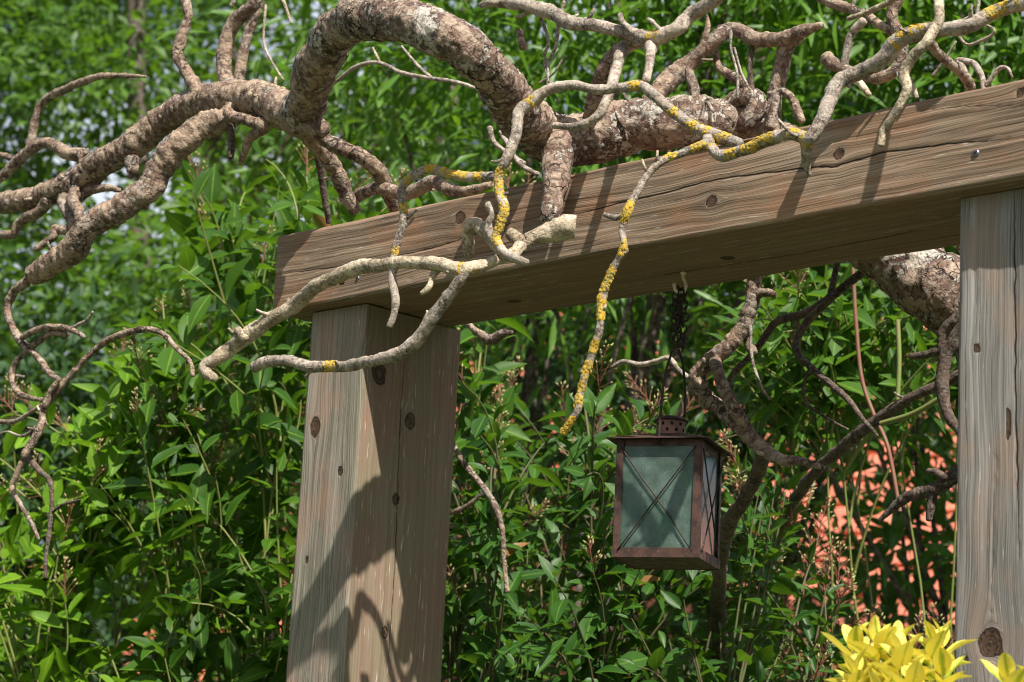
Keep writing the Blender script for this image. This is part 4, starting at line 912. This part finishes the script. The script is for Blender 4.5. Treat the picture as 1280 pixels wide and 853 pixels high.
sE = shrub('flowering_shrub', 'low dark shrub with pale green bud sprays in the gap left of the right post', (.85, 4.7), interp_region([900, 950, 1010, 1060, 1130, 1180], [590, 570, 640, 730, 800, 810], 1060, .9), (4.3, 5.0), 70, 'leafB', 'dstem', (.045, .08), .38, 12, 15, 30)
# red and green shoots standing up under the right part of the beam
def stem(pts, off, mat, r): 
    P = [on_plane(x, y, off) for x, y in pts]; P, X = catmull(P, [r * mpp(P[0])] * len(P), .01); v, f = tubes_np([(P, X)], 8); mesh('shoot', v, f, MAT[mat], sD)
stem([(1066, 335), (1067, 352), (1070, 403), (1077, 472), (1092, 518), (1110, 560), (1125, 640)], .9, 'rstem', 2.6)
stem([(1185, 492), (1142, 517), (1101, 530)], .72, 'gstem', 3.6); stem([(1122, 400), (1124, 450), (1122, 500)], .9, 'gstem', 3)

# golden variegated shrub in the right foreground
gbase = at(1150, 1000, 2.75); gold = thing('golden_shrub', gbase * [1, 1, 0], 'golden yellow variegated shrub at the foot of the right post', 'shrub')
GL = Leaves(); chs = []; r5 = random.Random(5)
cl = [(1068, 805, 2.8), (1120, 800, 2.8), (1098, 800, 2.78), (1070, 838, 2.74), (1125, 815, 2.72), (1165, 800, 2.80), (1180, 835, 2.74), (1140, 850, 2.70), (1100, 870, 2.7), (1200, 880, 2.7), (1262, 845, 2.62), (1280, 880, 2.66), (1050, 880, 2.75), (1240, 890, 2.65), (1300, 850, 2.7), (1155, 890, 2.68), (1085, 850, 2.8), (1178, 800, 2.83), (1072, 868, 2.72)]
for (x, y, d_) in cl:
    tip = at(x, y, d_); b0 = np.array([gbase[0] + (tip[0] - gbase[0]) * .5, gbase[1] + (tip[1] - gbase[1]) * .5, 0]); mid = b0 * .4 + tip * .6 + np.array([0, 0, .05])
    pts = np.array([(1 - t) ** 2 * b0 + 2 * t * (1 - t) * mid + t * t * tip for t in np.linspace(0, 1, 8)]); chs.append((pts, np.linspace(.004, .0016, 8)))
    up = unit(tip - pts[-2]); ph = r5.random() * 6
    for k in range(10):
        ph += 2.4; el = .55 + .12 * k; dirv = unit(np.array([math.cos(ph) * math.sin(el), math.sin(ph) * math.sin(el), math.cos(el)]) + up * .2)
        p = tip - up * (.0055 * k)
        nn = unit(np.array([-math.cos(ph), -math.sin(ph), .0]) * math.cos(el) + np.array([0, 0, 1]) * math.sin(el) + .25 * np.array([r5.gauss(0, 1), r5.gauss(0, 1), 0]))
        GL.add(p, dirv, nn, (.039 + .017 * r5.random()) * (.6 + .4 * min(1, k / 4)), .56, .25 + .3 * r5.random(), -.05 + .25 * r5.random(), r5.random())
v, f = tubes_np(chs, 6); mesh('stems', v, f, MAT['gstem'], gold); GL.build('foliage', leaf_tpl(7, .5, .72), MAT['yellow'], gold)

# ------------------------------------------------------------------ trees behind
def tree_bg(name, label, base, height, crown, leafmat, nleaf, Ln, Wd, seed, tpl=T_LOW, trunk_r=.09, clump=.35, hang=.0, fork=5, group='trees behind the garden', nclump=70, clean=.35, spray=False):
    """crown = list of ellipsoids (dx, dy, z, rx, ry, rz) in metres round the trunk."""
    rr = random.Random(seed); rg = np.random.default_rng(seed); base = np.array([base[0], base[1], 0.0]); o = thing(name, base, label, 'tree', group)
    ts = np.linspace(0, 1, 12); tp = np.array([base + np.array([.22 * math.sin(t * 4 + seed), .15 * math.cos(t * 3 + seed), t * height]) for t in ts]); tp[0, :2] = base[:2]
    tr = np.interp(ts, [0, .1, 1], [trunk_r * 1.35, trunk_r, trunk_r * .2])
    v, f = tubes_np([(tp, tr)], 12); mesh('trunk', v, f, MAT['wbark'], o)
    cl_ = []
    vol = np.array([c[3] * c[4] * c[5] for c in crown]); vol = vol / vol.sum()
    for i in range(nclump):
        c = crown[rg.choice(len(crown), p=vol)]; d = rg.normal(size=3); d /= np.linalg.norm(d); r_ = rg.random() ** (1 / 2.2)
        cl_.append(base + np.array(c[:3]) + d * r_ * np.array(c[3:]))
    ch = []
    for i, c in enumerate(cl_[:fork * 2]):
        t0 = min(.9, max(clean * .6, (c[2] / height) - .25 - .15 * rr.random())); p0 = np.array([np.interp(t0, ts, tp[:, q]) for q in range(3)])
        m_ = (p0 + c) / 2 + np.array([rr.gauss(0, .12), rr.gauss(0, .12), .15]); pts = np.array([(1 - t) ** 2 * p0 + 2 * t * (1 - t) * m_ + t * t * c for t in np.linspace(0, 1, 8)])
        ch.append((pts, np.linspace(trunk_r * .26, .004, 8)))
    for i in range(len(ch)):
        v, f = tubes_np(ch[i:i + 1], 7); mesh('limb', v, f, MAT['wbark'], o)
    n = nleaf; ci = rg.integers(0, len(cl_), n); C = np.array(cl_)[ci]; cv = rg.random(len(cl_))[ci]
    off = rg.normal(size=(n, 3)) * clump * np.array([1, 1, .62]); P = C + off
    if hang: P[:, 2] -= hang * rg.random(n) ** 1.5
    Dr = off * .8 / clump + rg.normal(size=(n, 3)) * .6; Dr[:, 2] -= .25 + hang * 1.6
    Nr = np.array([0, -.3, 1.0]) + rg.normal(size=(n, 3)) * .65
    l = Ln[0] + (Ln[1] - Ln[0]) * rg.random(n)
    v, f, va, ac = rep_leaves(tpl, P, Dr, Nr, l, np.full(n, Wd), .2 + .3 * rg.random(n), .05 + .2 * rg.random(n), np.clip(cv * .6 + .4 * rg.random(n), 0, 1))
    mesh('crown', v, f, MAT[leafmat], o, {'var': va, 'across': ac})
    return o
tree_bg('broadleaf_tree', 'hazy green tree far behind the junction of the thick left branches', (-2.0, 15.0), 9.5, [(0, 0, 4.4, 2.0, 1.0, 2.0), (-.2, 0, 7.0, 1.7, .9, 1.4)], 'leafT', 13000, (.08, .13), .5, 60, T_LOW, .12, .28, nclump=90)
# slender leaved trees above and behind the beam
tree_bg('willow_tree', 'fresh green narrow leaved tree showing above the middle of the beam', (.45, 6.6), 4.6, [(-.1, 0, 3.9, 1.0, .55, .75), (-.2, 0, 4.5, .9, .5, .6)], 'leafW', 5200, (.08, .13), .20, 41, T_MID, .05, .20, .12, group='trees behind the garden')
tree_bg('willow_tree', 'narrow leaved tree with hanging sprays above the right half of the beam', (1.35, 6.2), 4.5, [(0, 0, 3.95, .95, .55, .65), (.1, .1, 4.3, .8, .5, .7)], 'leafW', 5800, (.08, .13), .20, 42, T_MID, .05, .19, .12)
tree_bg('willow_tree', 'loose narrow leaved young tree behind the branch loop above the left post', (-.15, 7.6), 5.0, [(0, 0, 3.9, .7, .5, .8), (.0, .1, 4.8, .7, .5, .6)], 'leafW', 2600, (.08, .13), .20, 43, T_MID, .045, .20, .12)
# broadleaved trees further back
tree_bg('broadleaf_tree', 'pale green leafy tree out of focus at the upper left of the photo', (-2.1, 13.0), 8.2, [(0, 0, 3.9, 2.0, 1.0, 1.7), (.5, 0, 6.0, 1.7, .9, 1.3)], 'leafT', 20000, (.07, .12), .5, 51, T_LOW, .12, .25, nclump=110)
tree_bg('conifer_tree', 'dark green tree in the upper left corner of the photo', (-4.2, 15.5), 11, [(0, 0, 5.0, 1.7, 1.2, 3.2), (.1, 0, 7.4, 1.4, 1.0, 1.6)], 'leafD', 20000, (.09, .14), .4, 52, T_LOW, .16, .28)  # dark green is its own leaf colour
tree_bg('broadleaf_tree', 'dark leafy tree far behind the left shrub and hanging twigs', (-2.3, 8.6), 4.6, [(0, 0, 2.3, 1.1, .6, 1.2), (.3, 0, 3.0, .9, .5, .6)], 'leafD', 13000, (.06, .10), .5, 53, T_LOW, .08, .20)
tree_bg('broadleaf_tree', 'shady tree filling the distance behind the left post', (-.5, 9.6), 5.4, [(0, 0, 2.8, 1.5, .7, 1.5), (.3, 0, 4.1, 1.1, .6, .8)], 'leafT', 15000, (.06, .10), .48, 54, T_LOW, .10, .21)
tree_bg('broadleaf_tree', 'dark leaved tree out of focus behind the hanging lantern', (.7, 8.4), 4.9, [(0, 0, 2.6, 1.0, .6, 1.1), (.2, 0, 3.6, .9, .6, .7)], 'leafD', 7500, (.06, .10), .46, 55, T_LOW, .08, .24)
tree_bg('broadleaf_tree', 'slim dark trunked tree before the red roof left of the right post', (1.22, 7.2), 5.0, [(.0, 0, 2.55, .7, .5, .5), (0, 0, 3.6, .9, .55, .6)], 'leafB', 1900, (.08, .13), .36, 56, T_MID, .045, .135)
tree_bg('broadleaf_tree', 'thin leaning tree in shade beside the red roof and right post', (1.6, 7.6), 5.0, [(.0, 0, 2.5, .5, .4, .5), (0, 0, 3.6, .8, .5, .6)], 'leafB', 1500, (.08, .13), .30, 57, T_MID, .04, .135)
tree_bg('broadleaf_tree', 'tall green tree in the distance above the right end of the beam', (2.3, 10.5), 7.5, [(0, 0, 4.4, 1.5, .8, 1.6), (-.6, 0, 5.4, 1.1, .7, .9)], 'leafT', 8000, (.06, .10), .5, 58, T_LOW, .1, .27)
tree_bg('broadleaf_tree', 'green tree in the distance above the middle of the beam', (.6, 11.0), 7.5, [(0, 0, 4.6, 1.3, .8, 1.3), (.3, 0, 5.6, 1.1, .7, .8)], 'leafT', 5000, (.06, .10), .5, 59, T_LOW, .1, .27)

# ------------------------------------------------------------------ the house with its red tiled roof
HX, HY, HWD, EZ = 2.6, 12.0, 9.0, 2.35
house = thing('house', (HX, HY + 2, 0), 'house with a red clay tiled roof half hidden by shrubs beside the right post', 'house')
wl_ = MB(); wl_.box((HX, HY + 2.5, EZ / 2), (HWD / 2 - .3, 0, 0), (0, 2.2, 0), (0, 0, EZ / 2)); wl_.build('wall', MAT['wall'], house)
SL = R(38); nu, rows = 420, 15; rl = .34
us = np.linspace(-HWD / 2, HWD / 2, nu); rv = []; rfc = []
for sgn in (1, -1):
    b0 = len(rv)
    prof = .022 * np.abs(np.sin(us * math.pi / .23)) ** .8
    for k in range(rows):
        for e_ in (0, 1):
            s_ = (k + e_) * rl; lift = .030 * (1 - e_)
            for u_, p_ in zip(us, prof):
                yy = s_ * math.cos(SL) - math.sin(SL) * (p_ + lift); zz = s_ * math.sin(SL) + math.cos(SL) * (p_ + lift)
                rv.append((HX + u_, HY + yy if sgn > 0 else HY + 2 * rows * rl * math.cos(SL) - yy, EZ + zz))
    for k in range(2 * rows - 1):
        for i in range(nu - 1):
            q = (b0 + k * nu + i, b0 + k * nu + i + 1, b0 + (k + 1) * nu + i + 1, b0 + (k + 1) * nu + i); rfc.append(q if sgn > 0 else q[::-1])
roof = mesh('roof', rv, rfc, MAT['tile'], house, smooth=False)
g_ = MB(); g_.tube([(HX - HWD / 2, HY - .06, EZ - .03), (HX + HWD / 2, HY - .06, EZ - .03)], .055, 10); g_.build('gutter', MAT['wpaint'], house, True)
for wx in (-2.5, 0.2, 2.8):
    fm_ = MB(); c_ = (HX + wx, HY + .28, 1.35)
    for dx, dz, sx, sz in ((-.5, 0, .04, .6), (.5, 0, .04, .6), (0, .6, .54, .04), (0, -.6, .54, .04), (0, 0, .03, .56)): fm_.box((c_[0] + dx, c_[1], c_[2] + dz), (sx, 0, 0), (0, .04, 0), (0, 0, sz))
    wo = fm_.build('window', MAT['wpaint'], house); pn = MB(); pn.box(c_, (.47, 0, 0), (0, .012, 0), (0, 0, .57)); pn.build('pane', MAT['pane'], wo)

# ------------------------------------------------------------------ ground
n_ = 80; gxs = np.concatenate([np.linspace(-400, -12, 20), np.linspace(-10, 10, 40), np.linspace(12, 400, 20)]); gys = np.concatenate([np.linspace(-200, -5, 15), np.linspace(-4, 16, 45), np.linspace(20, 600, 20)])
GX, GY = np.meshgrid(gxs, gys, indexing='ij'); gz = .03 * vnoise(np.stack([GX.ravel() * .8, GY.ravel() * .8, GX.ravel() * 0], 1)) - .03
i, j = np.meshgrid(np.arange(len(gxs) - 1), np.arange(len(gys) - 1), indexing='ij'); m_ = len(gys)
gr = mesh('ground', np.stack([GX.ravel(), GY.ravel(), gz], 1), np.stack([i * m_ + j, (i + 1) * m_ + j, (i + 1) * m_ + j + 1, i * m_ + j + 1], -1).reshape(-1, 4), MAT['soil'])
tag(gr, 'garden ground of soil and grass under the shrubs', 'ground', kind='structure')
